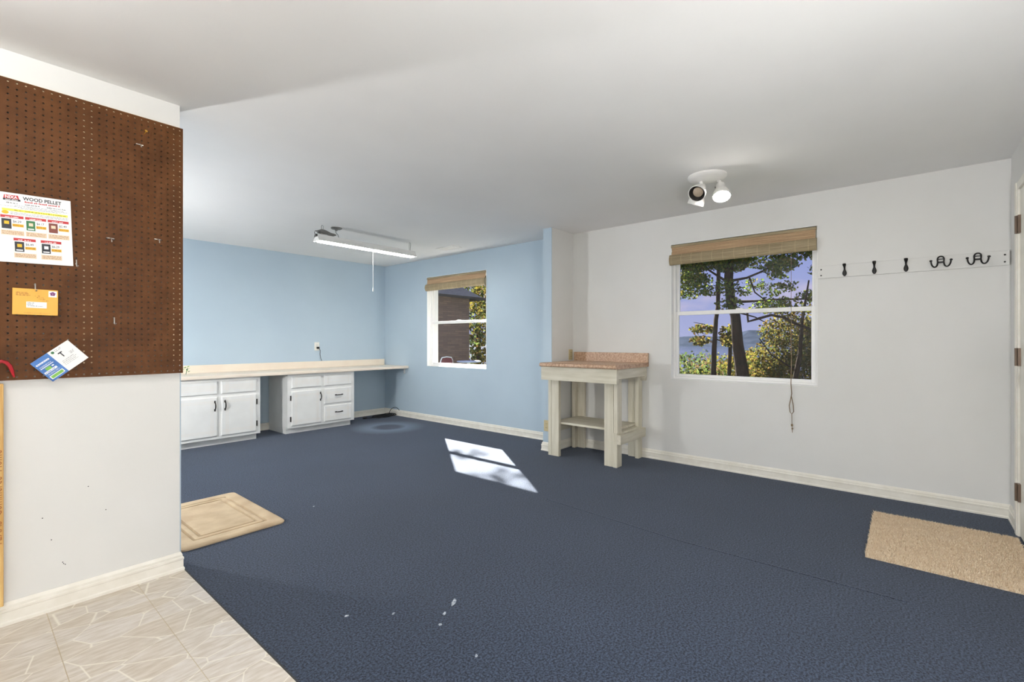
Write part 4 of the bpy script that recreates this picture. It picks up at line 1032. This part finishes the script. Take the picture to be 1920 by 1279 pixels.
# shrubs on the slope
sh = [(22, 7.6, -2.6, 3.0, 'dense green shrub on the slope at the far left of the near window', 'leaf_bush'), (24, 6.0, -3.0, 3.5, 'green shrub on the slope behind the slender tree', 'leaf_bush'), (30, 9.3, -3.8, 4.1, 'green shrub furthest down the slope', 'leaf_bush'), (19, 4.5, -2.1, 2.7, 'yellowish shrub behind the leaning trunk', 'leaf_autumn'), (20, 5.6, -2.3, 2.7, 'low yellowish shrub on the slope between the trunks', 'leaf_autumn'), (17, 6.1, -1.8, 2.3, 'brownish shrub nearest the slender tree', 'leaf_bush')]
for k, (x, y, z, h, lab, mt) in enumerate(sh):
    t = thing('hillside_shrub', (x, y, z), lab, 'shrub', 'shrubs on the hillside')
    link('stem', MB().tube([(x, y, z), (x+.1, y, z+h*.5)], [0.08, 0.04], 7), 'bark', t)
    link('foliage', leaves(MB(), [(x, y, z+h*0.55, (1.3, 1.4, h*0.55), 2), (x, y+1.0, z+h*0.4, (1.1, 1.0, h*0.45), 1), (x, y-0.9, z+h*0.42, (1.1, 1.0, h*0.42), 1)], 4200, 0.13, 30+k), mt, t, kind='stuff')
# tall tree whose crown shades the near window from the sun
tr = [([(9.3, 6.7, -0.8), (9.3, 6.75, 2.5), (9.3, 6.8, 5.0), (9.3, 6.8, 7.5)], [0.2, 0.16, 0.12, 0.05]), ([(9.3, 6.78, 5.4), (9.4, 8.2, 6.6), (9.4, 9.6, 7.1), (9.3, 10.5, 7.5), (9.3, 11.2, 7.5)], [0.08, 0.05, 0.02, 0.008, 0.004]), ([(9.3, 6.78, 5.0), (8.8, 5.8, 6.2)], [0.06, 0.03])]
cl = [(9.2, 6.9, 6.6, (1.2, 1.35, 1.25), 10), (9.2, 7.0, 8.0, (1.0, 1.0, .8), 4), (9.3, 9.5, 7.75, (.5, .7, .20), .1), (9.3, 10.95, 7.66, (.4, .4, .12), .05), (9.3, 10.35, 7.5, (.4, .3, .12), .03), (9.3, 11.15, 7.03, (.2, .22, .05), .022)]
tree('shade_tree', (9.3, 6.7, -0.8), 'tall leafy tree standing between the two windows outside', tr, cl, 9000, 0.17, 'leaf_green', 15)
# trees beyond the neighbouring wing, seen in the far window
tr = [([(11, 9.6, -1.0), (11, 9.7, 1.5), (11.1, 9.8, 3.5), (11.2, 9.8, 5.0)], [0.1, 0.08, 0.06, 0.02])]
cl = [(11, 10.2, 3.3, (.8, .9, .8), 3), (11.2, 10.6, 2.4, (.6, .7, .5), 2), (11.6, 10.9, 1.5, (.6, .8, .6), 2), (11, 10.4, .6, (.6, .7, .5), 2), (11, 9.8, 4.4, (.9, .9, .7), 2)]
tree('corner_tree', (11, 9.6, -1.0), 'yellow green tree right of the brick wing in the far window', tr, cl, 3200, 0.11, 'leaf_autumn', 16)
tr = [([(15, 14.6, -1.5), (15, 14.6, 2), (15, 14.7, 5)], [0.14, 0.1, 0.04])]
tree('back_tree', (15, 14.6, -1.5), 'dark green tree behind the brick wing', tr, [(15, 14.2, 2.2, (1.5, 1.8, 2.2), 4), (15, 14.6, 4.6, (1.4, 1.6, 1.3), 2)], 3000, 0.18, 'leaf_bush', 17)

# brick wing of the house
t = thing('brick_wing', (6.2, 8.9, -0.5), 'brown brick house wing with a grey shingle roof seen through the far window', 'building')
link('wall', B(XR+WT+0.01, 7.905, 8.0, 9.8, -0.6, 2.20), 'brick', t)
m = MB(); e0, e1 = 7.84, 9.96; xa, xb = XR+WT+0.01, 8.29; ze, zr = 2.17, 2.86
m.v = [(xa, e0, ze), (xb, e0, ze), (xb, e1, ze), (xa, e1, ze), (xa, 8.9, zr), (7.45, 8.9, zr)]
m.f = [(0, 1, 5, 4), (1, 2, 5), (2, 3, 4, 5), (0, 3, 2, 1), (0, 4, 3)]
link('roof', m, 'roof', t)
link('fascia', MB().box(xa, xb, e0-0.02, e0, ze-0.035, ze+0.02).box(xb, xb+0.02, e0-0.02, e1, ze-0.035, ze+0.02), 'fascia', t)
# patio chair and table
def part_chair(x, y):
    t = thing('patio_chair', (x, y, -0.35), 'maroon patio chair in front of the brick wing', 'chair')
    pr = [(x-0.17+0.34*k/10, 0.0) for k in range(11)]
    rings = [[(x+a*w, y+d, z) for a, d in ((-1, 0), (1, 0), (1, 0.03), (-1, 0.03))] for w, z in ((0.15, 0.35), (0.155, 0.6), (0.15, 0.74), (0.12, 0.79), (0.08, 0.80))]
    link('backrest', MB().loft(rings), 'chair_red', t)
    link('seat', B(x-0.2, x+0.2, y-0.42, y+0.01, 0.09, 0.14), 'chair_red', t, bevel=0.01)
    pts = [(x-0.165, y+0.015, 0.1), (x-0.17, y+0.015, 0.6), (x-0.16, y+0.015, 0.75), (x-0.125, y+0.015, 0.81), (x, y+0.015, 0.825), (x+0.125, y+0.015, 0.81), (x+0.16, y+0.015, 0.75), (x+0.17, y+0.015, 0.6), (x+0.165, y+0.015, 0.1)]
    link('back_frame', MB().tube(pts, 0.012, 8), 'lamp_white', t, smooth=True)
    for dx, dy in ((-.18, -.4), (.18, -.4), (-.18, 0), (.18, 0)): link('leg', MB().tube([(x+dx, y+dy, -0.44), (x+dx, y+dy, 0.1)], 0.012, 8), 'lamp_white', t)
part_chair(6.48, 7.2)
t = thing('patio_table', (7.1, 7.2, -0.4), 'round pale patio table beside the maroon chair', 'table')
link('table_top', MB().lathe((7.1, 7.2, 0.69), (0, 0, 1), [(0, 0.24), (0.008, 0.26), (0.025, 0.26), (0.035, 0.24)], 28), 'table_pale', t, smooth=True)
link('pedestal', MB().tube([(7.1, 7.2, -0.46), (7.1, 7.2, 0.69)], 0.03, 10), 'lamp_white', t)
link('base', MB().lathe((7.1, 7.2, -0.47), (0, 0, 1), [(0, 0.2), (0.03, 0.2), (0.05, 0.04)], 20), 'lamp_white', t)
